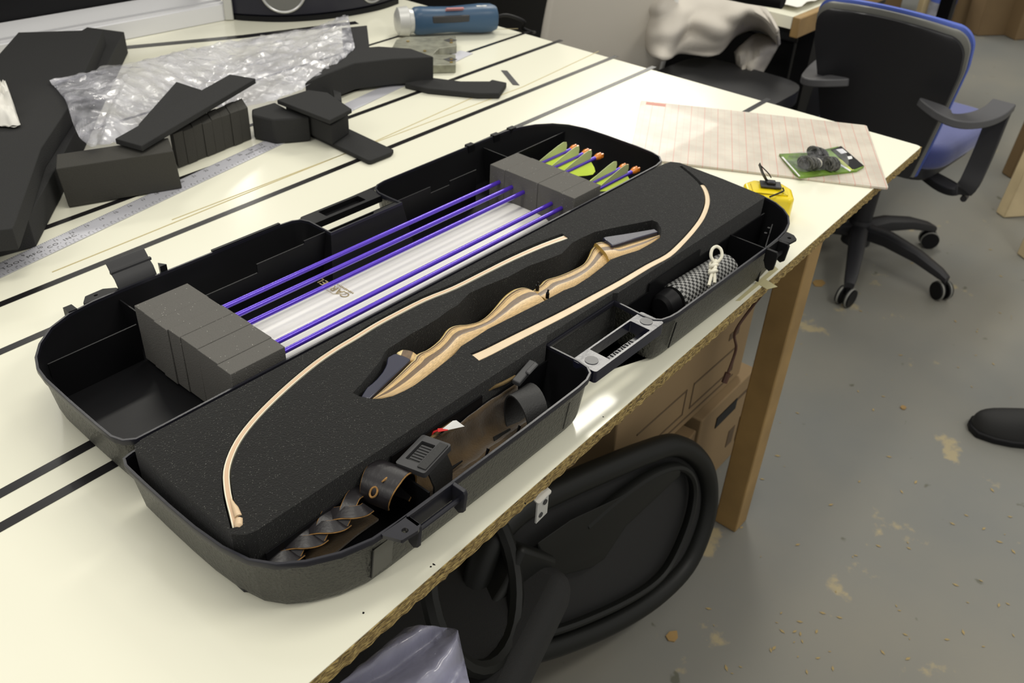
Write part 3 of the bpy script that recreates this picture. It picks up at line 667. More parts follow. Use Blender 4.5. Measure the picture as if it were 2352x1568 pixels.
# ------------------------------------------------------------------ foam blocks and arrows in the lid
def fblock(x0, x1, y0, y1, h, label, cuts):
    bm = NB(); n = len(cuts)
    for k in range(n):
        a, dz, dx = cuts[k]; b = cuts[k+1][0] if k+1 < n else 1
        ya = lerp(y0, y1, a)+.00003; yb_ = lerp(y0, y1, b)-.00003
        prism(bm, [(x0+dx, ya), (x1+dx*.6, ya), (x1+dx*.6, yb_), (x0+dx, yb_)], .0062, h+dz)
    return obj('foam_block', bm, M['foam_grey'], None, bevel=.0006, seg=2, label=label, cat='foam block')
fblock(.382, .449, .6645, .8430, .0785, 'grey slotted foam block holding the point ends of the arrows', [(0, -.0006, 0), (.13, .0, .001), (.33, .0006, .001), (.5, .001, .0), (.62, .0004, -.0015), (.76, 0, 0), (.88, -.0008, .001)])
fblock(.946, 1.0085, .6645, .8220, .0775, 'grey foam block holding the arrows just before their green vanes', [(0, 0, 0), (.16, 0, .0008), (.42, .0004, 0), (.60, 0, .0006), (.82, -.0004, 0)])
def make_arrow(label):
    t = thing('arrow', label, 'arrow', (.455, 0, .055), 'purple arrows in the lid')
    bm = NB(); cyl(bm, (.40, 0, .055), (1.118, 0, .055), .0032, 14); obj('shaft', bm, M['purple'], t, smooth=True)
    bm = NB(); tube(bm, [(1.118, 0, .055), (1.121, 0, .055), (1.126, 0, .055), (1.131, 0, .055), (1.1335, 0, .055)], [.0030, .0042, .0056, .0054, .0034], 12)
    obox(bm, (1.1335, .0026, .055), (.0035, 0, 0), (0, .0013, 0), (0, 0, .0032)); obox(bm, (1.1335, -.0026, .055), (.0035, 0, 0), (0, .0013, 0), (0, 0, .0032))
    obj('nock', bm, M['orange'], t, smooth=True)
    for a, mm in ((100, 'vane_pale'), (-20, 'vane'), (220, 'vane')):
        an = math.radians(a); u = Vector((0, math.cos(an), math.sin(an))); bm = NB()
        pr = [(1.030, .0), (1.040, .0035), (1.060, .0105), (1.080, .0165), (1.093, .0190), (1.1015, .0165), (1.105, .0100), (1.106, 0)]
        f = bm.faces.new([bm.verts.new(Vector((x, 0, .055))+u*(.0030+h_)) for x, h_ in pr]); nrm = Vector((1, 0, 0)).cross(u)*.0006
        r_ = bmesh.ops.extrude_face_region(bm, geom=[f]); bmesh.ops.translate(bm, verts=[q for q in r_['geom'] if isinstance(q, bmesh.types.BMVert)], vec=nrm)
        obj('vane', bm, M[mm], t)
    bm = NB(); tube(bm, [(1.040, 0, .0577), (1.108, 0, .0577)], .0012, 6); obj('vane_foot', bm, M['vane_base'], t)
    return t
def copy_tree(o, loc):
    r = o.copy(); COL.objects.link(r); r.location = loc
    for ch in o.children:
        c = ch.copy(); COL.objects.link(c); c.parent = r
        for g_ in ch.children:
            d_ = g_.copy(); COL.objects.link(d_); d_.parent = c
    return r
YA = [(.803, 0), (.779, .001), (.756, .003), (.7045, -.002), (.6855, .002)]
LA = ['purple arrow with orange nock, farthest from the hinge', 'purple arrow with orange nock, second from the far wall of the lid', 'purple arrow with orange nock, middle one of the five', 'purple arrow with orange nock, second nearest the hinge', 'purple arrow with orange nock, nearest the hinge']
ar0 = make_arrow(LA[0]); l0 = ar0.location.copy()
for i, (y, dx) in enumerate(YA):
    a = ar0 if i == 0 else copy_tree(ar0, l0)
    a.location = l0+Vector((dx, y, 0)); a['label'] = LA[i]

# ------------------------------------------------------------------ white padded sleeve under the arrows
sl = thing('white_sleeve', 'long white padded cover with gold lettering lying under the purple arrows', 'cover', (.72, .75, .006))
bm = NB(); rings = []; n = 40
for i in range(n+1):
    s = i/n; x = lerp(.455, .9905, s); k = 1.0
    if s > .93: k = math.sqrt(max(.02, 1-((s-.93)/.07)**2*.97))
    yc = .748; hw = .044*k; zc = .019; hh = .0115*(.35+.65*k)
    rings.append([(x, yc+hw*math.copysign(abs(math.cos(a))**.75, math.cos(a)), zc+hh*math.copysign(abs(math.sin(a))**.55, math.sin(a))) for a in [2*math.pi*q/28 for q in range(28)]])
loft(bm, rings); obj('sleeve_body', bm, M['white_soft'], sl, smooth=True, angle=80)
bm = NB(); rings = []
for i in range(21):
    s = i/20; x = lerp(.455, .900, s); hw = lerp(.026, .008, s)
    rings.append([(x, .782-.004, .022), (x, .782+hw*.5, .0185), (x, .782+hw, .0130), (x, .782+hw, .0115), (x, .782+hw*.5, .0165), (x, .778, .0195)])
loft(bm, rings); obj('sleeve_flap', bm, mat('white_translucent', (.62, .65, .72), .25, coat=.5), sl, smooth=True)
bm = NB(); rings = []
for i in range(21):
    s = i/20; x = lerp(.455, .985, s); rings.append([(x, .712, .021), (x, .700, .020), (x, .689, .0165), (x, .689, .0150), (x, .700, .0185), (x, .712, .0195)])
loft(bm, rings); obj('sleeve_flap', bm, mat('white_translucent_b', (.66, .66, .62), .3, coat=.5), sl, smooth=True)
bm = NB(); text_bm(bm, 'CARTEL', .0155, frame_m(Vector((.611, .750, .0309)), (0, 1, 0), (-1, 0, 0)), .00015, sp=1.05)
for k in range(11): obox(bm, (.6150, .7520+.0028*k, .0310), (.0010+.0003*(k % 3), 0, 0), (0, .0007, 0), (0, 0, .00015))
tube(bm, [(.608, .756, .0309), (.597, .768, .0309), (.597, .780, .0309)], .0003, 5); obj('gold_lettering', bm, M['gold'], sl)
bm = NB(); tube(bm, [(.470, .6760, .030), (.62, .6760, .036), (.90, .6760, .036)], .0022, 8)
obj('string_loop', bm, M['white_soft'], sl, smooth=True)
bow_s = None

# ------------------------------------------------------------------ near compartments : arm guard with buckle straps, braided strap, woven pouch
ag = thing('arm_guard', 'brown suede arm guard with black buckle straps in the near left compartment', 'arm guard', (.52, .44, .006))
bm = NB(); rings = []; nn = 36
for i in range(nn+1):
    s = i/nn; x = lerp(.424, .596, s); row = []
    for j in range(15):
        q = j/14; a = lerp(math.radians(168), math.radians(372), q)
        y = .443-.0275*math.cos(a); z = .046+.034*math.sin(a)*(.9 if q < .5 else .75)+.003*noise.noise(Vector((x*30, q*3, 0)))+.0022*math.sin(q*17)
        y += .002*noise.noise(Vector((x*60, q*4, 5))); z -= .010*max(0, s-.0)*0
        z = max(.008, z)
        row.append(Vector((x+.002*math.sin(q*9), min(max(y, .4185), .4715), z)))
    rings.append(row)
loft(bm, rings, False, False); obj('guard_body', bm, M['suede'], ag, smooth=True, solid=.0022)
bm = NB(); edge = [T(x, y, z) for x, y, z in ((905, 1072, .040), (940, 1035, .052), (992, 1005, .056), (1040, 960, .058), (1080, 925, .060), (1120, 895, .062), (1155, 880, .064), (1185, 864, .066))]
ribbon(bm, crom(edge, 4), .0032, .0020); obj('stitched_edge', bm, mat('suede_edge', (.17, .115, .045), .95, bump=.8, bscale=600), ag, smooth=True)
for (pa, pb) in (((1012, 1093), (1062, 1058)),):
    bm = NB(); a = T(*pa, .024); b2 = T(*pb, .024); ribbon(bm, [a, (a+b2)/2, b2], [.001, .0035, .001], .0012); obj('slot', bm, M['dark'], ag)
def strap_loop(cx, cy, r, wdt, a0, a1, zc, name='strap', tilt=0):
    bm = NB(); pts = []; nr = []
    for k in range(22):
        a = math.radians(lerp(a0, a1, k/21)); o_ = Vector((0, math.cos(a)*r*.85, math.sin(a)*r)); pts.append(Vector((cx+tilt*math.cos(a), cy, zc))+o_); nr.append(o_.normalized())
    ribbon(bm, pts, wdt, .0018, nr); return obj(name, bm, M['web'], ag, smooth=True)
strap_loop(.576, .440, .027, .030, -60, 200, .040, tilt=.008)
strap_loop(.548, .436, .020, .024, 150, 330, .034, tilt=.004)
# buckle on the left strap
pc = T(975, 1045, .068)
ux = Vector((.98, .18, .05)).normalized(); uy = (Vector((-.10, 1, -.10))-ux*Vector((-.10, 1, -.10)).dot(ux)).normalized(); uz = ux.cross(uy)
fr = frame_m(pc, ux, uy)
def tf(bm, Mx): bmesh.ops.transform(bm, matrix=Mx, verts=bm.verts)
bk = None
bm = holed(rpoly([(-.023, -.0165), (.021, -.0165), (.021, .0165), (-.023, .0165)], .003), [rpoly([(-.014, -.004), (.013, -.004), (.013, .0115), (-.014, .0115)], .0012)], -.003, .003); tf(bm, fr); bk = obj('buckle', bm, M['darkgrey'], ag, bevel=.0009)
bm = NB(); box(bm, (-.012, -.003, -.0025), (.011, .0105, .0005)); tf(bm, fr); obj('ribbed_pad', bm, M['web'], bk)
bm = NB()
for k in range(6): box(bm, (-.010+.0036*k, -.0025, .0005), (-.0085+.0036*k, .0095, .0013))
tf(bm, fr); obj('rib', bm, M['darkgrey'], bk)
bm = NB(); box(bm, (-.019, -.0150, .003), (.018, -.0055, .0042)); tf(bm, fr); obj('toothed_lip', bm, M['web'], bk, bevel=.0005)
bm = NB(); ribbon(bm, [pc-uz*.002+uy*.012, pc-uz*.004, pc-uy*.014-uz*.006, pc-uy*.018-uz*.020, pc-uy*.014-uz*.045], .030, .002, [uz, uz, uz, -uy, -uy]); obj('strap', bm, M['web'], ag, smooth=True)
pc2 = T(1205, 856, .068)
bm = NB(); obox(bm, pc2, (.019, .004, .001), (-.0010, .0045, .0005), (0, 0, .0028)); obox(bm, pc2+Vector((.008, -.003, .003)), (.010, .002, 0), (0, .003, 0), (0, 0, .0012)); obj('buckle', bm, M['darkgrey'], ag, bevel=.0012)
bm = NB(); a = T(1000, 992, .060); b2 = T(1028, 986, .062); c3 = T(1050, 966, .070); d4 = T(1067, 978, .066)
v = [bm.verts.new(p) for p in (T(1014, 986, .062), T(1030, 987, .062), T(1067, 979, .062), T(1048, 965, .067), T(1040, 966, .067))]; bm.faces.new(v); obj('care_label', bm, M['whiteprint'], ag, solid=.0006, label='small white fabric tag')
bm = NB(); v = [bm.verts.new(p) for p in (T(1005, 984, .0625), T(1030, 982, .0625), T(1029, 988, .0620), T(1006, 992, .0618))]; bm.faces.new(v); tube(bm, [T(1006, 988, .062), T(996, 992, .060), T(989, 1000, .056)], .0008, 6); obj('red_label_end', bm, M['red'], ag, solid=.0006)
bm = NB(); tube(bm, [T(1198, 905, .045), T(1212, 894, .048)], .0014, 6); obj('white_cord', bm, M['cord'], ag)

bs = thing('braided_strap', 'black leather strap, braided with a rolled tab, in the near left corner', 'strap', (.34, .44, .006))
def lstrap(pts, wdt, th, nr, name):
    bm = NB(); ribbon(bm, pts, wdt, th, nr); o = obj(name, bm, M['leather'], bs, smooth=True)
    n = len(pts); pts = [Vector(p) for p in pts]
    bm = NB()
    for sg in (1, -1):
        ed = []
        for i in range(n):
            t = (pts[min(i+1, n-1)]-pts[max(i-1, 0)]).normalized(); up = Vector(nr[i]); s = t.cross(up).normalized()
            ed.append(pts[i]+s*sg*(wdt[i] if isinstance(wdt, list) else wdt)/2)
        tube(bm, ed, th*.36, 6)
    obj('raw_edge', bm, M['leather_edge'], bs, smooth=True, label='raw tan cut edge of the leather'); return o
# rolled tab : cylinder arc, axis roughly along y
pts = []; nr = []
ctr = T(893, 1118, .050)
axx = Vector((.97, .25, 0)).normalized()
for k in range(24):
    a = math.radians(lerp(205, -70, k/23)); o_ = axx*math.cos(a)*.0205+Vector((0, 0, math.sin(a)*.0180)); pts.append(ctr+o_+Vector((0, .002, 0))); nr.append(o_.normalized())
lstrap(pts, [lerp(.026, .036, min(1, k/8)) for k in range(24)], .0026, nr, 'rolled_tab')
bm = NB(); c = T(858, 1130, .0590); torus(bm, c, (.0036, .0006, .003), (-.0004, .0034, .0002), .0010, 20, 6); obj('rivet_hole', bm, M['leather_edge'], bs)
bm = NB(); c = T(886, 1100, .0675); tube(bm, [c-Vector((.005, 0, 0)), c, c+Vector((.005, .001, 0))], [.0006, .0013, .0006], 6); obj('slit', bm, M['leather_edge'], bs)
# braid
B0 = T(838, 1146, .050); B1 = T(655, 1262, .040)
bd = (B1-B0); bl = bd.length; bd.normalize(); sd = Vector((-bd.y, bd.x, 0)).normalized()
for k in range(8):
    sg = 1 if k % 2 else -1; s0 = k*.0118; pts = []
    for q, y_, z_ in ((-.010, .75, -.003), (-.003, 1.0, .0002), (.006, .80, .0030), (.015, .15, .0042), (.024, -.50, .0024), (.032, -.9, -.0012)):
        pts.append(B0+bd*(s0+q)+sd*sg*y_*.0100+Vector((0, 0, z_)))
    pts = crom(pts, 4); lstrap(pts, .0120, .0020, [Vector((0, -.25, 1))]*len(pts), 'braid_strand')
pts = [B1+bd*.0, B1+bd*.012+Vector((0, 0, -.004)), B1+bd*.010+sd*.004+Vector((0, 0, -.012)), B1-bd*.02-sd*.012+Vector((0, 0, -.022)), B1-bd*.06-sd*.018+Vector((0, 0, -.024))]
lstrap([p for p in crom(pts, 4)], .018, .0024, [(0, 0, 1)]*17, 'return_tail')
bm = NB(); 
c = T(745, 1260, .018); ribbon(bm, crom([T(700, 1278, .020), T(745, 1258, .022), T(800, 1215, .022), T(850, 1180, .02)], 5), .022, .0024); obj('strap_end', bm, M['suede'], bs, smooth=True)

pw = thing('woven_grip', 'black and white woven roll with black end cap in the near right compartment', 'pouch', (.90, .44, .006))
a = T(1545, 690, .030); b2 = T(1655, 622, .034); d = (b2-a).normalized(); s = Vector((-d.y, d.x, 0)); nn = 24
rings = []
for i in range(nn+1):
    q = i/nn; p = a+(b2-a)*q*1.12; r_ = .0215*(1 if .04 < q < .96 else .93)
    rings.append([p+s*math.cos(2*math.pi*k/32)*r_+Vector((0, 0, math.sin(2*math.pi*k/32)*r_*.95)) for k in range(32)])
bm = NB(); loft(bm, rings, True, True, uv=lambda i, j: (i*1.25+.3*j*0, j*1.0)); obj('woven_cover', bm, M['woven'], pw, smooth=True)
bm = NB(); tube(bm, [a-d*.026, a-d*.022, a-d*.004], [.013, .0175, .019], 20); obj('end_cap', bm, M['dark'], pw, smooth=True)
ck = thing('cord_loop', 'cream knotted cord with a round loop resting on the woven roll', 'cord', T(1638, 610, .05))
kc = T(1638, 612, .062)
bm = NB(); lp = [T(x, y, z) for x, y, z in ((1640, 602, .066), (1633, 588, .072), (1636, 572, .078), (1646, 566, .080), (1656, 573, .078), (1658, 588, .072), (1650, 600, .067), (1642, 604, .065))]
tube(bm, crom(lp, 5), .0021, 8); obj('loop', bm, M['cord'], ck, smooth=True)
bm = NB()
for k in range(4):
    z_ = .064-.004*k; c = T(1638+1.5*math.sin(k*2), 604+7*k, .0640-.0015*k); torus(bm, c, (.0042, .0012*(-1)**k, .001*(-1)**k), (.0006, -.0030, .0030), .0023, 18, 8)
obj('knot', bm, M['cord'], ck, smooth=True)
bm = NB(); tube(bm, [T(1636, 625, .060), T(1632, 640, .056), T(1628, 656, .052)], .0021, 8); tube(bm, [T(1641, 625, .060), T(1642, 640, .056), T(1641, 650, .053)], .0021, 8); obj('tail', bm, M['cord'], ck, smooth=True)

# ------------------------------------------------------------------ steel ruler
ra = T(0, 622, 0); rb_ = T(1008, 150, 0); rd = (rb_-ra).normalized(); rs = Vector((-rd.y, rd.x, 0))
inch = (T(2020/5.6, 380+375/5.6)-T(85/5.6, 380+1272/5.6)).length/10
o8 = T(85/5.6, 380+1272/5.6)
rl = thing('steel_ruler', 'long engraved steel ruler lying diagonally under the foam scraps', 'ruler', (ra+rb_)/2)
cl = [T(0, 623, 0), T(190, 535, 0), T(360, 457, 0), T(560, 366, 0), T(700, 300, 0), T(800, 255, 0), T(1010, 160, 0)]
v0 = o8-rs*.008-rd*(inch*5); v1 = v0+rd*(inch*49.2)
bm = NB(); ribbon(bm, [v0+Vector((0, 0, .0009)), v1+Vector((0, 0, .0009))], .0330, .0010); obj('blade', bm, M['steel'], rl)
bm = NB()
for k in range(4, 36):
    p = o8+rd*inch*(k-8); text_bm(bm, str(k), .0065, frame_m(p+Vector((0, 0, .0015))-rs*.002, rd, rs), .00005, 'CENTER', xs=1.25)
    for q in range(8):
        h = .005 if q == 0 else (.0036 if q == 4 else .0022); c = p+rd*inch*q/8+rs*(.0082-h/2)+Vector((0, 0, .0015)); obox(bm, c, rd*.00018, rs*h/2, (0, 0, .00005))
    for q in range(4): 
        c = p+rd*inch*(q/4)-rs*.0210+Vector((0, 0, .0015)); obox(bm, c, rd*.00018, rs*.0026, (0, 0, .00005))
    for q in range(2): text_bm(bm, '%02d' % ((k*2+q) % 90+8), .0028, frame_m(p+rd*inch*(q/2+.1)-rs*.0180+Vector((0, 0, .0015)), rd, rs), .00005, 'CENTER')
text_bm(bm, 'GAINES TOOL MFG. CO. INC.' if False else 'S TOOL MFG. CO. INC.', .0085, frame_m(o8-rd*inch*.9-rs*.0112+Vector((0, 0, .0015)), rd, rs), .00005, sp=1.25, xs=1.2)
text_bm(bm, 'MADE IN U.S.A.', .0062, frame_m(o8+rd*inch*17.2-rs*.0100+Vector((0, 0, .0015)), rd, rs), .00005, sp=1.15)
obj('engraved_marks', bm, M['ink'], rl)

# ------------------------------------------------------------------ foam scraps
def scrap(pxs, ztop, th, label, m='foam_scrap', shift=(0, 0), bev=.0012, name='foam_scrap', rad=0):
    pl = TP(pxs, ztop)
    if rad: pl = rpoly(pl, rad, 4)
    bm = NB(); prism(bm, pl, ztop-th, ztop, shift); return obj(name, bm, M[m], None, bevel=bev, label=label, cat='foam', group='foam offcuts on the bench')
scrap([(200, 62), (285, 73), (245, 150), (165, 317), (64, 501), (-10, 520), (-160, 560), (-140, 260)], .0445, .0438, 'big charcoal foam slab at the left, the lower layer')
scrap([(42, 74), (237, 68), (163, 237), (94, 340), (33, 516), (28, 525), (0, 528), (-130, 545), (-160, 300), (-10, 133)], .075, .0300, 'big charcoal foam slab at the left, the top layer with the slanted end')
f2 = scrap([(130, 354), (386, 316), (398, 347), (128, 388)], .066, .0640, 'charcoal foam block standing on the steel ruler, front left of the pile', 'foam_block', shift=(.006, .004))
bm = NB(); q0, q1, q2, q3 = TP([(397, 309), (569, 246), (560, 230), (391, 300)], .058)
for k in range(8):
    a_, b_ = k/8+.0003, (k+1)/8-.0003; w_ = .0010*math.sin(k*2.3); of = (q0-q3).normalized()*w_
    prism(bm, [q0.lerp(q1, a_)+of, q0.lerp(q1, b_)+of, q3.lerp(q2, b_)-(q0-q3).normalized()*.012, q3.lerp(q2, a_)-(q0-q3).normalized()*.012], .001, .058+.0006*math.cos(k*3.1))
f3 = obj('foam_scrap', bm, M['foam_block'], None, bevel=.0007, label='grey foam block glued from vertical layers beside the plastic bag', cat='foam', group='foam offcuts on the bench')
scrap([(264, 318), (325, 335), (587, 180), (528, 170)], .079, .0090, 'long thin charcoal foam strip lying across the two foam blocks')
scrap([(405, 187), (463, 206), (390, 262), (330, 300), (318, 285)], .066, .0100, 'dark foam wedge sticking up behind the long foam strip')
scrap([(578, 250), (631, 234), (660, 250), (711, 268), (627, 275), (578, 263)], .045, .0440, 'dark foam chunk with curved top between the blocks and the ruler', bev=.003)
scrap([(636, 229), (708, 206), (752, 212), (808, 250), (757, 276)], .060, .0075, 'flat charcoal foam offcut on top of the dark chunk')
scrap([(655, 240), (760, 225), (800, 262), (760, 288)], .044, .0350, 'small foam pieces stacked below the flat foam offcut', bev=.002)
scrap([(764, 205), (783, 212), (785, 232), (768, 226)], .028, .0260, 'tiny dark foam piece behind the flat foam offcut')
scrap([(696, 293), (726, 279), (780, 285), (904, 343), (898, 350), (853, 368), (845, 368), (715, 306)], .0085, .0072, 'flat charcoal foam strip across the ruler, pointing at the case')
scrap([(700, 190), (764, 164), (814, 145), (900, 135), (996, 130), (944, 111), (870, 106), (800, 112)], .058, .0520, 'thick dark foam block with curved front beside the power tool', bev=.002)
scrap([(785, 64), (843, 58), (849, 113), (800, 122)], .048, .0470, 'upright dark foam piece behind the thick curved block')
scrap([(929, 190), (996, 178), (1059, 186), (1124, 186), (1130, 182), (1164, 189), (1147, 214), (1097, 214), (983, 203)], .012, .0112, 'thin curved foam strip reaching toward the craft blade', bev=.002)

# ------------------------------------------------------------------ plastic bags
def pillow(top, bot, zf, crump, nu, nv, thick):
    """closed crumpled bag between two picture-space outlines laid on heights zf(u,v)"""
    tp = crom([Vector((*p, 0)) for p in top], 8); bt = crom([Vector((*p, 0)) for p in bot], 8)
    def at(l, u):
        x = u*(len(l)-1); i = min(int(x), len(l)-2); return l[i].lerp(l[i+1], x-i)
    bm = NB(); G = []
    for side in (0, 1):
        g_ = []
        for i in range(nu+1):
            row = []
            for j in range(nv+1):
                u = i/nu; v = j/nv; p = at(tp, u).lerp(at(bt, u), v); z = zf(u, v); e_ = math.sin(math.pi*v)**.6*min(1, 6*(u+.02))*min(1, 8*(1.02-u))
                q = T(p.x, p.y, z)
                n_ = crump*(noise.noise(Vector((q.x*38, q.y*38, side*7)))+.6*noise.noise(Vector((q.x*95+q.y*40, q.y*95, side*3)))-.4*abs(noise.noise(Vector((q.x*20, q.y*60, 5+side)))))
                q.z = z+(thick*e_+n_ if side == 0 else n_*.3-.0)
                row.append(bm.verts.new(q))
            g_.append(row)
        G.append(g_)
        for i in range(nu):
            for j in range(nv): bm.faces.new((g_[i][j], g_[i+1][j], g_[i+1][j+1], g_[i][j+1]))
    return bm
bm = pillow([(113, 184), (290, 148), (440, 112), (620, 80), (740, 58), (783, 38), (800, 40)], [(150, 228), (200, 330), (330, 306), (470, 250), (600, 238), (720, 188), (815, 110)],
            lambda u, v: (.081 if u < .20 else lerp(.081, .030, min(1, (u-.20)*4)))*(1-.1*v*(u > .2)) if u < .45 else lerp(.030, .060, min(1, (u-.45)*2)), .0065, 120, 50, .016)
obj('plastic_bag', bm, M['film'], None, smooth=True, label='long crumpled clear plastic bag lying over the foam scraps', cat='bag', angle=80)
bm = pillow([(-30, 178), (-10, 185), (6, 196), (20, 208)], [(-30, 290), (0, 288), (30, 290), (47, 286)], lambda u, v: .080, .016, 26, 20, .026)
obj('crumpled_wrapper', bm, M['tape_white'], None, smooth=True, label='crumpled white plastic on the big foam slab at the left edge', cat='wrapper', angle=80)
bm = pillow([(930, 1441), (965, 1436), (1010, 1440), (1040, 1442), (1052, 1447)], [(700, 1640), (800, 1660), (900, 1660), (1000, 1650), (1085, 1600)], lambda u, v: -.12-.02*v+.02*abs(math.sin(u*5+v*3)), .0035, 40, 34, .01)
obj('plastic_bag', bm, M['film2'], None, smooth=True, label='translucent lavender plastic bag below the bench edge at the bottom', cat='bag', angle=80)

# ------------------------------------------------------------------ tools on the far side of the bench
tl = thing('power_tool', 'blue cordless-style power tool with silver head lying near the far edge', 'power tool', T(1040, 60, 0))
a = T(948, 48, .034); b2 = T(1140, 40, .034); d = (b2-a).normalized(); s = Vector((-d.y, d.x, 0)); L = (b2-a).length
prof = [(0, .024), (.03, .028), (.1, .029), (.25, .027), (.45, .026), (.62, .028), (.8, .030), (.93, .029), (.985, .025), (1, .018)]
rings = []
for q, r_ in prof: rings.append([a+d*L*q+s*math.copysign(abs(math.cos(k))**.8, math.cos(k))*r_*1.02+Vector((0, 0, math.copysign(abs(math.sin(k))**.8, math.sin(k))*r_*1.05)) for k in [2*math.pi*i/24 for i in range(24)]])
bm = NB(); loft(bm, rings); obj('body', bm, M['blue'], tl, smooth=True)
bm = NB(); c = a+d*L*.42-s*.026+Vector((0, 0, .008)); obox(bm, c, d*L*.22, s*.003, Vector((0, 0, .008))); obj('grip_pad', bm, M['darkgrey'], tl, bevel=.003, seg=3)
bm = NB(); c = a+d*L*.47-s*.016+Vector((0, 0, .0270)); obox(bm, c, d*L*.10, s*.005, Vector((0, -.003, .003))); obj('red_badge', bm, mat('badge', (.55, .25, .25), .4), tl)
bm = NB(); c = a+d*L*.80-s*.010+Vector((0, 0, .0295)); obox(bm, c, d*L*.06, s*.003, Vector((0, 0, .0012))); obj('white_badge', bm, M['whiteprint'], tl)
bm = NB(); c = T(922, 50, .034); rings = []
for q, rx in ((-.040, .020), (-.034, .031), (-.012, .033), (-.010, .029), (0, .026)): rings.append([a+d*q+s*math.cos(k)*rx+Vector((0, 0, math.sin(k)*rx*.98)) for k in [2*math.pi*i/24 for i in range(24)]])
loft(bm, rings); obj('silver_head', bm, M['lightmetal'], tl, smooth=True)
bm = NB(); e_ = b2-d*.004; tube(bm, crom([e_, e_+d*.03+Vector((0, 0, .004)), e_+d*.07-s*.006-Vector((0, 0, .010)), T(1200, 64, .004), T(1222, 74, -.01), T(1228, 74, -.10)], 6), .004, 8); obj('power_cord', bm, M['dark'], tl, smooth=True)
pt = thing('metal_jig', 'olive grey metal plate with two screwed arms beside the blue power tool', 'metal plate', T(975, 110, 0))
bm = NB(); z_ = .018
c8 = lambda l: [(800+x/3.36, y/3.36) for x, y in l]
prism(bm, TP(c8([(340, 362), (372, 305), (440, 284), (828, 276), (836, 352), (700, 372), (650, 420), (828, 420), (830, 498), (560, 505), (420, 430)]), z_), .0008, z_); obj('plate', bm, M['olive_metal'], pt, bevel=.001)
for x, y in ((460, 320), (590, 395), (795, 312), (795, 330), (795, 460), (795, 482)):
    bm = NB(); c = T(800+x/3.36, y/3.36, z_); cyl(bm, c, c+Vector((0, 0, .0016)), .0035, 12); obj('screw', bm, mat('brass', (.45, .33, .12), .35, metal=.8) if 'brass' not in M else M['brass'], pt)
for y in (312, 460):
    bm = NB(); c = T(800+795/3.36, y/3.36, z_); box(bm, c+Vector((-.012, -.008, 0)), c+Vector((.010, .012, .0006))); obj('recess', bm, M['darkgrey'], pt)
bm = NB(); prism(bm, TP([(1151, 161), (1165, 162), (1193, 195), (1178, 194)], .0012), .0002, .0012); kb = obj('craft_blade', bm, M['darkgrey'], None, label='small dark snap-off blade lying alone on the cream bench top', cat='blade')
sp_ = thing('dock_speaker', 'black curved tabletop speaker with silver grille rings at the top edge', 'speaker', T(720, 40, 0))
fb = crom([T(533, 44, 0), T(560, 47, 0), T(640, 50, 0), T(720, 46, 0), T(800, 36, 0), T(870, 22, 0), T(912, 8, 0)], 5)
back = [p+Vector((.06, .07, 0)) for p in (fb[-1], fb[len(fb)//2], fb[0])]
bm = NB(); prism(bm, fb+back, .012, .20); obj('cabinet', bm, mat('speaker_black', (.010, .010, .022), .35), sp_, bevel=.004)
bm = NB(); prism(bm, [p-Vector((.0, .006, 0)) for p in fb]+back, .001, .012); obj('foot', bm, M['dark'], sp_)
bm = NB(); p = fb[0]; box(bm, p+Vector((-.014, -.012, .001)), p+Vector((.006, .02, .20)), ang=-.6); obj('silver_end', bm, M['lightmetal'], sp_, bevel=.003)
for px_, r_ in ((655, .050), (852, .036)):
    k_ = min(range(len(fb)), key=lambda i: abs((fb[i]-T(px_, 46 if px_ < 700 else 24, 0)).length)); p = fb[k_]; tg = (fb[min(k_+1, len(fb)-1)]-fb[max(k_-1, 0)]).normalized(); nn_ = Vector((tg.y, -tg.x, 0))
    c = p+nn_*.001+Vector((0, 0, .022+r_))
    bm = NB(); torus(bm, c, tg*r_, (0, 0, r_), .0035, 40, 8); obj('silver_ring', bm, M['silver'], sp_, smooth=True)
    bm = NB(); cyl(bm, c-nn_*.004, c+nn_*.002, r_*.97, 32); obj('grille', bm, mat('grille', (.16, .16, .15), .6, bump=.6, bscale=600), sp_)
# aluminium rail behind the far left of the bench, black panel above it
r0 = Vector((-.3, 1.985, 0)); r1 = Vector((1.232, 1.894, 0)); dd = (r1-r0).normalized(); ss = Vector((-dd.y, dd.x, 0))
rl2 = thing('aluminium_rail', 'grey white aluminium channel running along the far side of the bench', 'rail', (r0+r1)/2)
bm = NB(); pf = [(0, .001), (0, .036), (.006, .036), (.006, .040), (.016, .040), (.016, .0375), (.022, .0375), (.022, .043), (.11, .046), (.11, .001)]
loft(bm, [[r0+ss*a_+Vector((0, 0, z)) for a_, z in pf], [r1+ss*a_+Vector((0, 0, z)) for a_, z in pf]]); obj('channel', bm, M['lightmetal2'] if 'lightmetal2' in M else mat('rail_grey', (.78, .78, .80), .35), rl2)
bm = NB(); loft(bm, [[p+ss*a_+Vector((0, 0, z)) for a_, z in ((.0165, .0372), (.0215, .0372), (.0215, .0380), (.0165, .0380))] for p in (r0, r1)]); obj('groove', bm, M['darkgrey'], rl2)
bk_ = thing('dark_monitor', 'tall black monitor back standing behind the aluminium rail', 'monitor', (.6, 2.1, 0))
bm = NB(); a = r0+ss*.115; b2 = r1+ss*.115; c = a+ss*.03; d = b2+ss*.03
prism(bm, [a, b2, d, c], .001, .6); obj('casing', bm, M['dark'], bk_)
cab = thing('dark_backdrop', 'dark block added to fill the black area behind the bench', 'cabinet', (2.6, 2.9, -.76))  # added dark block stands in for the darkness behind the bench
bm = NB(); box(bm, (1.85, 2.35, -.76), (3.9, 3.0, 1.0), ang=.25); obj('dark_block', bm, M['dark'], cab)
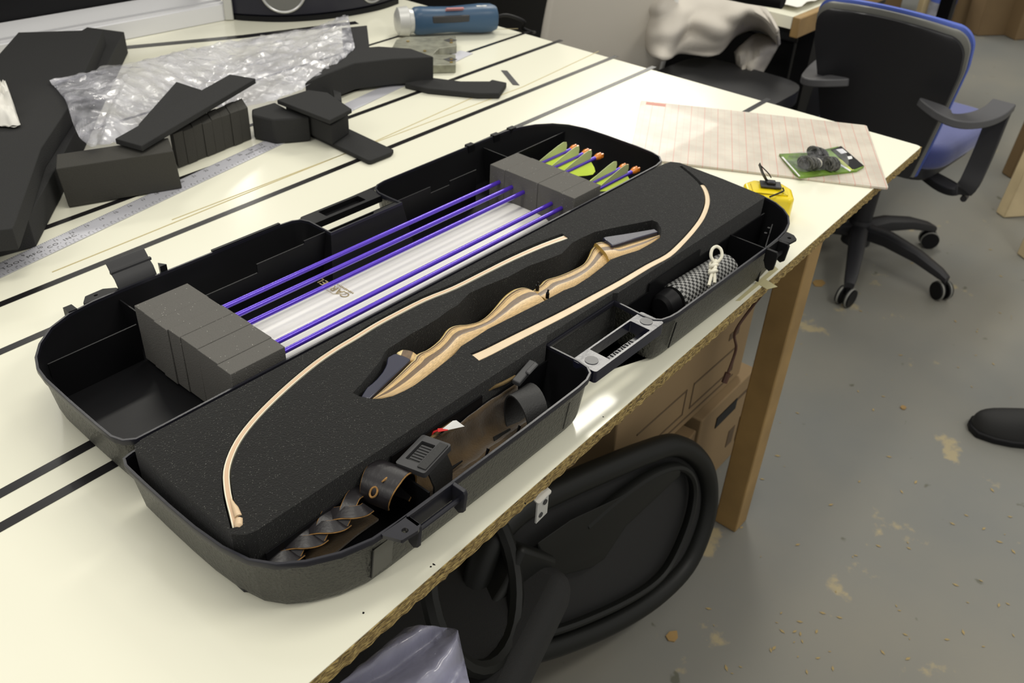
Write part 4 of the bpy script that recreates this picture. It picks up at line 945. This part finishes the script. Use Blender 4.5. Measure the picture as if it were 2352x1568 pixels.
bm = NB(); box(bm, (2.0, 2.02, .05), (3.3, 2.06, .32), ang=.25); obj('dark_panel', bm, M['darkgrey'], cab)

# ------------------------------------------------------------------ board, packet, tape measure, tape
gb = thing('cutting_board', 'thin cream board printed with a fine red grid at the bench corner', 'board', (1.49, .66, 0))
P0 = Vector((1.513, .925, 0)); uX = Vector((.217, -.376, 0)).normalized(); uY = Vector((-.245, -.146, 0)); uY = (uY-uX*uY.dot(uX)).normalized(); LX, LY = .434, .285
pl = [P0, P0+uX*LX, P0+uX*LX+uY*LY, P0+uY*LY]; pl = rpoly(pl, .006, 4)
bm = NB(); prism(bm, pl, .0006, .0046); L_ = bm.loops.layers.uv.verify()
for f in bm.faces:
    for l in f.loops: q = l.vert.co-P0; l[L_].uv = (q.dot(uX)+.002, q.dot(uY)+.002)
obj('board', bm, M['gridboard'], gb, bevel=.0006)
bm = NB(); c = P0+uX*.030+uY*.014; c.z = .00475; obox(bm, c, uX*.019, uY*.0075, (0, 0, .0001)); obj('red_logo', bm, mat('faded_red', (.62, .26, .20), .5), gb)
pk = thing('string_packet', 'green and black blister packet with a hank of grey bowstring on the grid board', 'packet', T(1890, 380, .005))
bm = NB(); pz = .0085; prism(bm, TP([(1790, 353), (1862, 350), (1925, 336), (1985, 381), (1968, 391), (1838, 406), (1826, 398)], pz), .0050, pz); obj('card', bm, M['green'], pk)
bm = NB(); prism(bm, TP([(1908, 343), (1932, 335), (1984, 380), (1958, 389)], pz+.0008), pz, pz+.0008); obj('black_header', bm, M['dark'], pk)
bm = NB(); prism(bm, TP([(1920, 343), (1935, 341), (1946, 350), (1932, 353)], pz+.0011), pz+.0009, pz+.0011); prism(bm, TP([(1946, 359), (1956, 358), (1958, 364), (1949, 366)], pz+.0011), pz+.0009, pz+.0011); prism(bm, TP([(1972, 370), (1983, 376), (1990, 380), (1978, 374)], pz+.0011), pz+.0009, pz+.0011); obj('white_print', bm, M['whiteprint'], pk)
for pxs in ([(1795, 360), (1835, 404), (1838, 404), (1799, 360)], [(1912, 368), (1952, 393), (1955, 391), (1914, 366)]):
    bm = NB(); prism(bm, TP(pxs, pz+.001), pz, pz+.001); obj('edge_line', bm, M['whiteprint'], pk)
bm = NB(); prism(bm, TP([(1918, 360), (1945, 372), (1962, 390), (1950, 392)], pz+.0006), pz, pz+.0006); obj('yellow_panel', bm, mat('lime_print', (.55, .62, .12), .4), pk)
for (x0, y0, x1, y1, n_) in ((1846, 374, 1915, 376, 14), (1868, 350, 1888, 356, 7)):
    bm = NB()
    for k in range(n_):
        q = k/(n_-1); p = T(lerp(x0, x1, q), lerp(y0, y1, q), .018+.004*math.sin(q*9)); p2 = p
        w_ = .012 if n_ > 8 else .009; pinch = 1-.45*math.exp(-((q-.45)/.08)**2) if n_ > 8 else 1
        torus(bm, p, Vector((.004, .012, 0))*pinch+Vector((0, 0, .002*random.uniform(-1, 1))), Vector((.001*random.uniform(-1, 1), 0, .010*pinch)), .0022, 16, 5)
        torus(bm, p+Vector((.002, 0, 0)), Vector((-.002, .008, 0))*pinch, Vector((0, 0, .007*pinch)), .0024, 12, 5)
    obj('string_hank', bm, M['hank'], pk, smooth=True)
bm = NB(); torus(bm, T(1877, 374, .018), (.001, .0085, 0), (0, 0, .0075), .0012, 16, 6); obj('tie', bm, M['cord'], pk)
bm = NB(); c = T(1880, 365, .0180); rings = []
for q in (-1, -.9, 0, .9, 1): rings.append([c+Vector((.7, -.4, 0)).normalized()*.05*q+Vector((.4, .7, 0)).normalized()*math.cos(k)*.026*(1 if abs(q) < .95 else .8)+Vector((0, 0, -.008+max(0, math.sin(k))*.022*(1 if abs(q) < .95 else .4))) for k in [2*math.pi*i/16 for i in range(16)]])
loft(bm, rings); obj('blister', bm, M['blister'], pk, smooth=True)

tm = thing('tape_measure', 'yellow tape measure with black belt clip standing beside the case corner', 'tape measure', T(1775, 450, 0))
c = T(1772, 462, .0); tx = (T(1825, 440, 0)-T(1722, 440, 0)).normalized(); tx = Vector((.55, -.83, 0)).normalized(); ty = Vector((-tx.y, tx.x, 0)); c = Vector((1.252, .517, 0))
pf = [Vector((-.034, -.028, 0)), Vector((.032, -.028, 0)), Vector((.038, -.020, 0)), Vector((.038, .012, 0)), Vector((.024, .032, 0)), Vector((-.020, .034, 0)), Vector((-.036, .018, 0))]
pl = rpoly([c+tx*p.x+ty*p.y for p in pf], .009, 5)
bm = NB(); prism(bm, pl, .001, .040); obj('shell', bm, M['yellow'], tm, bevel=.005, seg=4)
bm = NB(); prism(bm, offset(pl, .010), .0398, .0418); obj('face_plate', bm, M['yellow'], tm, bevel=.001)
c = T(1770, 424, .045); bm = NB(); obox(bm, c, tx*.016+Vector((0, 0, .000)), ty*.011, (0, 0, .0016)); obj('clip_plate', bm, M['darkgrey'], tm, bevel=.001)
bm = NB(); obox(bm, c+Vector((0, 0, .004)), tx*.007, ty*.006, (0, 0, .0022)); obj('clip_screw', bm, M['gloss'], tm, bevel=.0015)
bm = NB(); ribbon(bm, crom([T(1762, 416, .049), T(1752, 398, .058), T(1744, 376, .069)], 5), [.010]*11, .0012, [tx]*11); tube(bm, crom([T(1745, 378, .067), T(1765, 398, .056), T(1771, 408, .048)], 5), .0009, 6); obj('belt_clip', bm, M['dark'], tm)
bm = NB(); tube(bm, crom([T(1798, 432, .045), T(1800, 438, .045), T(1790, 443, .045), T(1768, 452, .045)], 5), .0013, 6); obj('wire_loop', bm, M['dark'], tm, smooth=True)
bm = NB(); prism(bm, TP([(1735, 648), (1762, 664), (1786, 658), (1757, 640)], .0004), .0001, .0004); prism(bm, TP([(1690, 690), (1700, 690), (1788, 618), (1780, 611)], .0006), .0003, .0006)
obj('masking_tape', bm, M['masking'], None, label='torn olive masking tape stuck down by the case and bench edge', cat='tape')

# ------------------------------------------------------------------ blue office chair at the bench end
ch = thing('office_chair', 'blue upholstered office chair with black back shell at the end of the bench', 'chair', (2.66, .78, -.76))
cc = Vector((2.66, .78, 0))
bm = NB(); tube(bm, [(cc.x, cc.y, -.70), (cc.x, cc.y, -.66), (cc.x, cc.y, -.62)], [.045, .040, .032], 20); obj('hub', bm, M['chair_black'], ch, smooth=True)
bm = NB(); cyl(bm, (cc.x, cc.y, -.66), (cc.x, cc.y, -.36), .030, 20); obj('gas_column', bm, M['chair_black'], ch, smooth=True)
for a_ in (200, 262, 330, 47, 128):
    an = math.radians(a_); u = Vector((math.cos(an), math.sin(an), 0)); sd_ = Vector((-u.y, u.x, 0))
    rings = []
    for q, z, wd, hh in ((.02, -.655, .028, .022), (.10, -.650, .026, .022), (.20, -.662, .022, .018), (.28, -.684, .018, .014), (.305, -.694, .014, .010)):
        p = cc+u*q; rings.append([Vector((p.x, p.y, z))+sd_*math.copysign(abs(math.cos(k))**.6, math.cos(k))*wd+Vector((0, 0, math.copysign(abs(math.sin(k))**.6, math.sin(k))*hh)) for k in [2*math.pi*i/12 for i in range(12)]])
    bm = NB(); loft(bm, rings); leg = obj('leg', bm, M['chair_black'], ch, smooth=True)
    p = cc+u*.30; bm = NB(); cyl(bm, (p.x, p.y, -.70), (p.x, p.y, -.725), .008, 10)
    wa = Vector((math.cos(an+1.1), math.sin(an+1.1), 0)); wc = p+Vector((0, 0, -.732))
    for sgn in (-1, 1):
        cyl(bm, wc+wa*sgn*.006, wc+wa*sgn*.021, .027, 24)
    obj('caster', bm, M['dark'], leg, smooth=True)
    bm = NB()
    for sgn in (-1, 1): torus(bm, wc+wa*sgn*.0135, Vector((-wa.y, wa.x, 0))*.0265, (0, 0, .0265), .0035, 28, 6)
    obj('wheel_rim', bm, M['greytrim'], leg, smooth=True)
# seat
sx0, sx1, sy0, sy1 = 2.455, 2.90, .535, .97
bm = NB(); prism(bm, rpoly([(sx0, sy0+.03), (sx1, sy0), (sx1, sy1), (sx0, sy1-.03)], .10, 8), -.345, -.275); obj('seat', bm, M['fabric_blue'], ch, bevel=.028, seg=5, label='blue fabric seat')
bm = NB(); prism(bm, rpoly([(sx0+.02, sy0+.06), (sx1-.04, sy0+.04), (sx1-.04, sy1-.04), (sx0+.02, sy1-.06)], .08, 6), -.385, -.343); obj('seat_pan', bm, M['chair_black'], ch, bevel=.01)
# backrest, shell faces the camera (-x)
def back_sheet(xoff, inset, th, name, m_, z0=-.36, z1=.056):
    bm = NB(); nz, ny = 26, 18; F_ = []; K_ = []
    for i in range(nz+1):
        q = 1-(1-i/nz)**2; z = lerp(z0, z1-inset, q); yl_ = lerp(.615, .557, min(1, q*1.3))+inset; yr_ = lerp(.89, .95, min(1, q*1.3))-inset
        rc = .05; e_ = max(0, (z-(z1-inset-rc))/rc); cut = rc*(1-math.sqrt(max(0, 1-e_**2))); yl_ += cut; yr_ -= cut
        x = 2.435-.115*q**1.3+xoff; r1_ = []; r2_ = []
        for j in range(ny+1):
            s_ = j/ny; y = lerp(yl_, yr_, s_); bow = .035*(1-(2*s_-1)**2)
            r1_.append(bm.verts.new((x-bow*.8, y, z+.012*(1-(2*s_-1)**2)*q))); r2_.append(bm.verts.new((x-bow*.8+th, y, z+.012*(1-(2*s_-1)**2)*q)))
        F_.append(r1_); K_.append(r2_)
    for G_ in (F_, K_):
        for i in range(nz):
            for j in range(ny): bm.faces.new((G_[i][j], G_[i+1][j], G_[i+1][j+1], G_[i][j+1]))
    edge_ = lambda G_: [G_[0][j] for j in range(ny+1)]+[G_[i][ny] for i in range(1, nz+1)]+[G_[nz][j] for j in range(ny-1, -1, -1)]+[G_[i][0] for i in range(nz-1, 0, -1)]
    a_, b_ = edge_(F_), edge_(K_)
    for i in range(len(a_)): bm.faces.new((a_[i], b_[i], b_[(i+1) % len(a_)], a_[(i+1) % len(a_)]))
    return obj(name, bm, M[m_], ch, smooth=True, angle=40)
back_sheet(0, .010, .014, 'back_shell', 'chair_black'); back_sheet(.014, .003, .010, 'back_piping', 'greytrim', z1=.063); back_sheet(.024, 0, .014, 'back_cushion', 'bluetrim', z1=.068)
# arm rests
for y0, sg in ((.545, -1), (.895, 1)):
    bm = NB(); yy = y0+sg*.035
    pts = [(2.318, y0-sg*.085, -.118), (2.312, y0-sg*.03, -.128), (2.325, y0+sg*.012, -.142), (2.40, y0+sg*.040, -.152), (2.48, y0+sg*.056, -.152), (2.55, y0+sg*.058, -.146)]
    ribbon(bm, crom(pts, 5), [lerp(.006, .058, min(1, k/5)) for k in range(26)], .020); ar = obj('armrest', bm, M['armgrey'], ch, bevel=.004)
    bm = NB(); pts = [(2.545, y0+sg*.058, -.150), (2.54, y0+sg*.058, -.18), (2.515, y0+sg*.058, -.30), (2.495, y0+sg*.050, -.365), (2.52, y0+sg*.0, -.388), (2.60, y0-sg*.10, -.39)]
    ribbon(bm, crom(pts, 5), .050, .020, [(1, 0, .25)]*16+[(0, 0, 1)]*10); obj('arm_post', bm, M['chair_black'], ch, bevel=.005)
bm = NB(); tube(bm, crom([(2.62, .62, -.40), (2.60, .55, -.405), (2.55, .50, -.40), (2.50, .49, -.395)], 5), .009, 8); obj('lever', bm, M['chair_black'], ch, smooth=True)
bm = NB(); ribbon(bm, [(2.45, .79, -.32), (2.46, .79, -.38), (2.60, .79, -.39)], .08, .015, [(1, 0, 0), (1, 0, 1), (0, 0, 1)]); obj('back_bracket', bm, M['chair_black'], ch)

# ------------------------------------------------------------------ grey shell chair with jacket on a bin, second bench
gc = thing('grey_seat_back', 'grey curved chair back with white edging behind the far corner of the bench', 'chair', (2.2, 1.6, -.76))
bm = NB(); rings = []
ol = [(2.02, 1.52), (2.08, 1.56), (2.15, 1.585), (2.22, 1.58), (2.28, 1.55)]
for i in range(15):
    q = i/14; z = lerp(-.45, .28, q); k_ = math.sqrt(max(.02, 1-max(0, (q-.45)/.55)**2.2))
    row = []
    for j in range(17):
        s_ = (j/16*2-1)*k_; row.append(Vector((2.16+.185*s_*math.cos(.55)+.05*q, 1.50-.185*s_*math.sin(.55)*1.1+.045*(1-s_*s_)-.05*q, z)))
    rings.append(row)
loft(bm, rings, False, False); obj('back_shell', bm, M['shellgrey'], gc, smooth=True, solid=.012)
bm = NB(); tube(bm, [r[-1]+Vector((.004, -.004, 0)) for r in rings], .009, 8); obj('edge_trim', bm, M['whiteprint'], gc, smooth=True)
bm = NB(); cyl(bm, (2.18, 1.52, -.76), (2.18, 1.52, -.44), .03, 14); obj('stem', bm, M['dark'], gc)
bn = thing('black_bin', 'black plastic bin under the grey jacket beside the bench', 'bin', (2.26, 1.15, -.76))
bm = NB(); rings = [[(2.26+math.copysign(abs(math.cos(k))**.4, math.cos(k))*r_, 1.15+math.copysign(abs(math.sin(k))**.4, math.sin(k))*r_*.85, z) for k in [2*math.pi*i/32 for i in range(32)]] for z, r_ in ((-.76, .15), (-.25, .20), (-.245, .215), (-.205, .215))]
loft(bm, rings); obj('bin_body', bm, M['darkgrey'], bn, smooth=True)
def drape(top, bot, z0, z1, nu, nv, amp, th, name, m_, parent=None, **kw):
    tp = crom([Vector((*p, 0)) for p in top], 8); bt = crom([Vector((*p, 0)) for p in bot], 8)
    def at(l, u):
        x = u*(len(l)-1); i = min(int(x), len(l)-2); return l[i].lerp(l[i+1], x-i)
    bm = NB(); G_ = []
    for i in range(nu+1):
        row = []
        for j in range(nv+1):
            u = i/nu; v = j/nv; p = at(tp, u).lerp(at(bt, u), v)
            z = lerp(z0, z1, v**1.6)-.03*abs(2*u-1)**3+amp*noise.noise(Vector((u*2.6, v*1.9, 3)))+amp*.45*noise.noise(Vector((u*7, v*5, 8)))
            row.append(bm.verts.new(T(p.x, p.y, z)))
        G_.append(row)
    for i in range(nu):
        for j in range(nv): bm.faces.new((G_[i][j], G_[i+1][j], G_[i+1][j+1], G_[i][j+1]))
    return obj(name, bm, M[m_], parent, smooth=True, solid=th, angle=80, **kw)
jk = drape([(1492, -20), (1550, -45), (1640, -50), (1710, -20), (1760, 25), (1786, 70)], [(1482, 100), (1498, 128), (1532, 138), (1560, 122), (1640, 128), (1690, 80), (1745, 66), (1790, 104)], -.02, -.15, 44, 26, .020, .010, 'jacket', 'cloth', label='light grey fabric jacket draped over the black bin', cat='jacket')
drape([(1690, 120), (1735, 80), (1790, 96)], [(1700, 190), (1718, 208), (1760, 150)], -.16, -.26, 14, 16, .02, .010, 'sleeve', 'cloth', jk)
bm = NB(); tube(bm, [T(1640, -28, .06), T(1720, -16, .06), T(1800, 0, .06)], [.022, .026, .022], 14); obj('rolled_mat', bm, M['dark'], None, label='black roll lying on top of the grey jacket', cat='roll', smooth=True)
d2 = thing('side_bench', 'second workbench with a wooden front edge behind the jacket', 'table', (3.2, 1.3, -.76))
bm = NB(); box(bm, (2.50, 1.075, -.078), (4.2, 2.0, -.045)); obj('tabletop', bm, M['laminate'], d2)
bm = NB(); box(bm, (2.50, 1.050, -.100), (4.2, 1.0745, -.044)); obj('front_edge', bm, M['wood_leg'], d2, bevel=.003)
for x, y in ((2.75, 1.10), (4.1, 1.10), (4.1, 1.95)):
    bm = NB(); box(bm, (x, y, -.76), (x+.05, y+.05, -.076)); obj('leg', bm, M['dark'], d2)
cr = thing('bench_shade_box', 'dark box added to keep the space under the second workbench black', 'dark filler', (2.95, 1.45, -.76))  # added dark box stands in for the shade beneath the second bench
bm = NB(); box(bm, (2.80, 1.18, -.759), (3.5, 1.75, -.20)); obj('shade_box_body', bm, M['dark'], cr, bevel=.01)
bm = NB(); box(bm, (2.79, 1.17, -.20), (3.51, 1.76, -.17)); obj('shade_box_lid', bm, M['darkgrey'], cr, bevel=.005)
bm = NB()
g_ = []
for i in range(25):
    row = []
    for j in range(15):
        u = i/24; v = j/14; x = 2.55+u*.7; y = 1.09+v*.4; row.append(bm.verts.new((x, y, -.030+.05*math.sin(math.pi*u)*math.sin(math.pi*v)*(.6+.8*noise.noise(Vector((u*6, v*4, 2))))+.01*noise.noise(Vector((u*15, v*12, 4))))))
    g_.append(row)
for i in range(24):
    for j in range(14): bm.faces.new((g_[i][j], g_[i+1][j], g_[i+1][j+1], g_[i][j+1]))
obj('plastic_sheet', bm, M['tape_white'], None, smooth=True, label='crumpled whitish plastic on the second workbench', cat='plastic sheet', angle=80)

# ------------------------------------------------------------------ cartons
def carton(name, x0, y0, x1, y1, z0, z1, label, ang=0, m='carton', lines=None, par=None):
    t = thing(name, label, 'box', ((x0+x1)/2, (y0+y1)/2, z0)); bm = NB(); box(bm, (x0, y0, z0), (x1, y1, z1), ang); obj('carton_body', bm, M[m], t, bevel=.003); return t
pv = Vector((1.583, .589, 0))
def carton_r(w_, d_, z0, z1, corner, ang, label, marks=(), hole=None, m='carton'):
    """corner = right front corner; box extends left (w_) and away (d_)"""
    ax = Vector((math.cos(ang), math.sin(ang), 0)); ay = Vector((-ax.y, ax.x, 0)); c = Vector((*corner, 0))
    t = thing('cardboard_box', label, 'box', c-ax*w_/2+ay*d_/2+Vector((0, 0, z0)))
    bm = NB(); prism(bm, [c-ax*w_, c, c+ay*d_, c-ax*w_+ay*d_], z0+.001, z1); obj('carton_body', bm, M[m], t, bevel=.003)
    for (u0, z_0, u1, z_1) in marks:
        bm = NB(); obox(bm, c-ax*(u0+u1)/2*w_+Vector((0, 0, lerp(z0, z1, (z_0+z_1)/2)))-ay*.0008, ax*(u1-u0)/2*w_, ay*.0004, (0, 0, (z_1-z_0)/2*(z1-z0))); obj('printed_mark', bm, M['print'], t)
    if hole:
        bm = NB(); u, zq = hole; obox(bm, c-ax*u*w_+Vector((0, 0, lerp(z0, z1, zq)))-ay*.001, ax*.045, ay*.001, (0, 0, .014)); obj('hand_hole', bm, M['dark'], t)
    return t
an_ = .03
mk = [(.08, .90, .9, .912), (.08, .06, .9, .072), (.1, .30, .45, .312), (.1, .12, .45, .132), (.1, .12, .106, .312), (.444, .12, .45, .312), (.5, .30, .85, .312), (.5, .12, .85, .132), (.5, .12, .506, .312), (.12, .42, .2, .47)]
carton_r(.24, .30, -.76, -.522, (1.585, .590), an_, 'lower brown cardboard box on the floor beside the bench leg', [(.06, .80, .45, .83), (.06, .2, .12, .5), (.2, .25, .32, .45)], (.5, .78))
carton_r(.50, .28, -.519, -.19, (1.535, .605), an_-.01, 'upper brown cardboard box stacked under the bench with printed outlines', mk)
carton_r(.30, .28, -.76, -.530, (1.322, .580), an_+.10, 'brown cardboard box half hidden behind the black mesh chair', (), None, 'carton_dark')
hc = thing('hanging_cable', 'thin brown cable hanging below the bench beside the wooden leg', 'cable', T(1755, 700, -.03))
bm = NB(); p = T(1768, 655, -.022); tube(bm, crom([p, p+Vector((.0, .02, -.05)), p+Vector((-.012, .03, -.09)), p+Vector((.006, .03, -.13)), p+Vector((-.004, .03, -.17))], 6), .0022, 6); tube(bm, [p+Vector((-.004, .03, -.17)), p+Vector((-.010, .03, -.185))], .005, 8); obj('cable', bm, mat('cable_brown', (.07, .025, .012), .5), hc, smooth=True)

# ------------------------------------------------------------------ black mesh chair below the bench
mc = thing('mesh_chair', 'black mesh backed office chair tipped below the near bench edge', 'chair', (.85, .45, -.76))
# plane of the backrest
n0 = T(1628, 1110, -.53); n1v = T(1180, 1190, -.33); n2v = T(1150, 1525, -.55)
pn = (n1v-n0).cross(n2v-n0).normalized()
def onp(px, py, dz=0):
    d_ = RT*((px-1176)/F_PX)+DN*((py-784)/F_PX)+fwd; o_ = Vector((0, 0, CH)); t_ = (n0-o_).dot(pn)/d_.dot(pn); q = o_+d_*t_; return q+pn*dz*(1 if pn.z > 0 else -1)
outer = [(1200, 1165), (1300, 1115), (1400, 1072), (1480, 1040), (1545, 1022), (1595, 1045), (1620, 1090), (1624, 1150), (1608, 1220), (1570, 1300), (1500, 1370), (1400, 1430), (1290, 1475), (1190, 1505), (1120, 1540), (1080, 1590), (1060, 1500), (1090, 1350), (1130, 1240)]
oo = crom([onp(*p) for p in outer], 5, True)
bm = NB(); tube(bm, oo, .022, 12, closed=True, flat=.9); obj('back_frame', bm, M['chair_dark'], mc, smooth=True)
cen = sum((Vector(p) for p in oo), Vector())/len(oo)
bm = NB(); R1 = [bm.verts.new(p) for p in oo]; prev = R1
for k in (.8, .6, .4, .2):
    cur = [bm.verts.new(cen+(p-cen)*k-Vector((0, 0, .018))*(1-k*k)) for p in oo]
    for i in range(len(oo)): bm.faces.new((prev[i], prev[(i+1) % len(oo)], cur[(i+1) % len(oo)], cur[i]))
    prev = cur
bm.faces.new(prev); obj('mesh_panel', bm, M['mesh_black'], mc, smooth=True)
ii = crom([onp(*p, .012) for p in [(1330, 1200), (1400, 1140), (1480, 1085), (1540, 1066), (1572, 1085), (1580, 1130), (1565, 1200), (1530, 1280), (1490, 1330), (1420, 1375), (1320, 1420), (1230, 1450)]], 5, False)
bm = NB(); tube(bm, ii, .010, 8, flat=.7); obj('inner_rim', bm, M['chair_dark'], mc, smooth=True)
bm = NB(); pl = [onp(*p, .020) for p in [(1210, 1235), (1290, 1180), (1400, 1130), (1500, 1075), (1545, 1065), (1420, 1180), (1370, 1255), (1340, 1275), (1240, 1300)]]
f = bm.faces.new([bm.verts.new(p) for p in pl]); r_ = bmesh.ops.extrude_face_region(bm, geom=[f]); bmesh.ops.translate(bm, verts=[q for q in r_['geom'] if isinstance(q, bmesh.types.BMVert)], vec=(0, 0, -.02)); obj('lumbar_support', bm, M['chair_dark'], mc, bevel=.008, seg=3)
bm = NB(); ribbon(bm, crom([onp(1190, 1240, .03), onp(1150, 1330, .03), onp(1100, 1420, .03), onp(1085, 1560, .02)], 5), .09, .04, [pn]*16); obj('spine', bm, M['chair_dark'], mc, bevel=.01)
bm = NB(); ribbon(bm, crom([onp(1250, 1330, .025), onp(1190, 1400, .03), onp(1130, 1500, .03), onp(1100, 1600, .02)], 5), .05, .03, [pn]*16); obj('recline_arm', bm, M['chair_dark'], mc, bevel=.01)
a = T(1090, 1330, -.30); bm = NB(); torus(bm, a, (.10, .05, 0), (-.02, .05, .09), .012, 30, 8); obj('armrest_loop', bm, M['chair_dark'], mc, smooth=True)
bm = NB(); box(bm, (.30, .40, -.46), (.72, .78, -.38), ang=.3); obj('seat', bm, M['mesh_black'], mc, bevel=.03, seg=4)
bm = NB(); cyl(bm, (.58, .6, -.76), (.58, .6, -.44), .03, 14); obj('column', bm, M['dark'], mc)
for k in range(5):
    u = Vector((math.cos(k*1.2566+.3), math.sin(k*1.2566+.3), 0)); bm = NB(); tube(bm, [Vector((.58, .6, -.68)), Vector((.58, .6, -.70))+u*.22], [.022, .013], 8); cyl(bm, Vector((.58, .6, -.735))+u*.23+Vector((-u.y, u.x, 0))*.02, Vector((.58, .6, -.735))+u*.23-Vector((-u.y, u.x, 0))*.02, .024, 16); obj('base_arm', bm, M['dark'], mc, smooth=True)

# ------------------------------------------------------------------ things far behind and to the right
def plank(pxb, h, wd, th, lean, label, m, yaw=0, cat='board', name='wooden_board'):
    c = T(*pxb, -.76); ax = Vector((math.cos(yaw), math.sin(yaw), 0)); ay = Vector((-ax.y, ax.x, 0)); up = Vector((lean[0], lean[1], 1)).normalized()
    bm = NB(); obox(bm, c+up*h/2+Vector((0, 0, .002)), ax*wd/2, ay*th/2, up*h/2); return obj(name, bm, M[m], None, bevel=.003, label=label, cat=cat)
dirv = Vector((.8, -.6, 0)); yw = math.atan2(-.6, .8)
carton_far = [((1975, 38), .50, .50, .32, 'carton_dark', 'brown cardboard box far behind the blue chair, widest of the row'), ((2116, 51), .04, .48, .05, 'wood_light', 'pale board edge next to the wide far cardboard box'), ((2205, 60), .13, .42, .25, 'carton', 'tan cardboard box standing right of the blue can')]
for (p, wd, h, dp, mm, lab) in carton_far:
    c = T(*p, -.76); t = thing('cardboard_box', lab, 'box', c)
    ax = dirv; ay = Vector((.6, .8, 0)); bm = NB(); obox(bm, c+ay*dp/2+Vector((0, 0, h/2+.001)), ax*wd/2, ay*dp/2, (0, 0, h/2)); obj('carton_body', bm, M[mm], t, bevel=.004)
    bm = NB(); obox(bm, c+Vector((0, 0, h*.5))-ay*.002, ax*wd*.5, ay*.001, (0, 0, .02)); obj('tape_band', bm, M['print'], t)
c = T(2150, 57, -.76); cn = thing('blue_can', 'blue and white can on the floor between the far boxes', 'can', c)
bm = NB(); cyl(bm, c+Vector((0, 0, .001)), c+Vector((0, 0, .22)), .070, 24); obj('can_body', bm, mat('can_white', (.30, .31, .36), .5, var=.5, vscale=14), cn)
bm = NB(); cyl(bm, c+Vector((0, 0, .13)), c+Vector((0, 0, .20)), .0715, 24); obj('blue_band', bm, M['bluetrim'], cn)
bm = NB(); cyl(bm, c+Vector((0, 0, .22)), c+Vector((0, 0, .23)), .066, 24); obj('lid', bm, M['silver'], cn)
plank((2262, 75), .60, .19, .12, (.03, .05), 'dark brown wooden board leaning at the top right, nearer the can', 'carton_dark', yw)
plank((2330, 86), .60, .08, .10, (.06, .02), 'dark brown wooden post beside the leaning board at the top right', 'carton_dark', yw)
plank((2340, 402), 1.1, .12, .05, (.14, -.02), 'brown board standing behind the pale plank at the right edge', 'carton_dark', yw)
plank((2335, 492), 1.2, .14, .045, (.20, -.02), 'pale wooden plank leaning at the right edge of the photo', 'wood_light', yw)
plank((2360, 590), .5, .05, .045, (.10, 0), 'pale plank end on the floor at the right edge', 'wood_light', yw)
bm = NB(); box(bm, (7.0, 2.0, -.76), (8.4, 5.2, .9), ang=.3); obj('dark_shelving', bm, M['dark'], None, label='dark shelving mass at the back wall', cat='shelving')
# chips on the floor
for i, (x, y, r_, lab) in enumerate(((1543, 1462, .018, 'curled brown wood chip on the floor by the mesh chair'), (1880, 650, .03, 'pale scrap of wood shaving on the floor under the blue chair'), (2075, 935, .012, 'small wood shaving on the open floor left of the shoe'))):
    bm = NB(); c = T(x, y, -.758); pl = [c+Vector((math.cos(a_*1.05)*r_*(.6+.4*random.random()), math.sin(a_*1.05)*r_*.6, 0)) for a_ in range(6)]; prism(bm, pl, -.7595, -.757); obj('wood_chip', bm, M['wood_leg'], None, label=lab, cat='wood chip')
bm = NB()
for k in range(110):
    x = random.uniform(1620, 2330); y = random.uniform(560, 1560)
    if x < 1800 and y < 900: continue
    c = T(x, y, -.7595); r_ = random.uniform(.0015, .005); a0 = random.random()*6
    v = [bm.verts.new(c+Vector((math.cos(a0+q*1.57)*r_*(1.5 if q % 2 else .6), math.sin(a0+q*1.57)*r_*(1.5 if q % 2 else .6), .0008))) for q in range(4)]; bm.faces.new(v)
obj('sawdust', bm, mat('sawdust', (.36, .27, .12), .9), None, kind='stuff', label='scattered sawdust and small shavings on the grey floor', cat='sawdust')
# shoe at the right edge
sh = thing('shoe', 'black shoe standing on the floor at the right edge of the photo', 'shoe', T(2300, 975, -.76))
h0 = T(2238, 955, -.72); h1 = T(2420, 985, -.72); d = Vector((h1.x-h0.x, h1.y-h0.y, 0)).normalized(); s = Vector((-d.y, d.x, 0))
rings = []
for q, wd, hh in ((0, .012, .030), (.012, .030, .046), (.04, .042, .056), (.08, .047, .062), (.12, .044, .072), (.17, .038, .088), (.22, .036, .098), (.27, .036, .100), (.295, .025, .095)):
    p = Vector((h0.x, h0.y, -.748))+d*q; rings.append([p+s*math.cos(k)*wd+Vector((0, 0, max(0, math.sin(k))*hh if math.sin(k) > 0 else math.sin(k)*.006)) for k in [2*math.pi*i/20 for i in range(20)]])
bm = NB(); loft(bm, rings); obj('upper', bm, M['shoe'], sh, smooth=True, sub=1)
bm = NB(); base = [Vector((h0.x, h0.y, 0))+d*(q-.004)+s*wd for q, wd in ((0, .010), (.012, .034), (.05, .047), (.09, .050), (.15, .043), (.22, .038), (.29, .030))]+[Vector((h0.x, h0.y, 0))+d*(q-.004)-s*wd for q, wd in ((.29, .030), (.22, .038), (.15, .043), (.09, .050), (.05, .047), (.012, .034), (0, .010))]
prism(bm, base, -.7595, -.742); obj('sole', bm, M['dark'], sh, bevel=.004)
bm = NB()
for k in range(4): p = Vector((h0.x, h0.y, -.748+.066+.008*k))+d*(.115+.022*k); tube(bm, [p-s*.018, p+Vector((0, 0, .006)), p+s*.018], .003, 6)
obj('laces', bm, M['web'], sh, smooth=True)
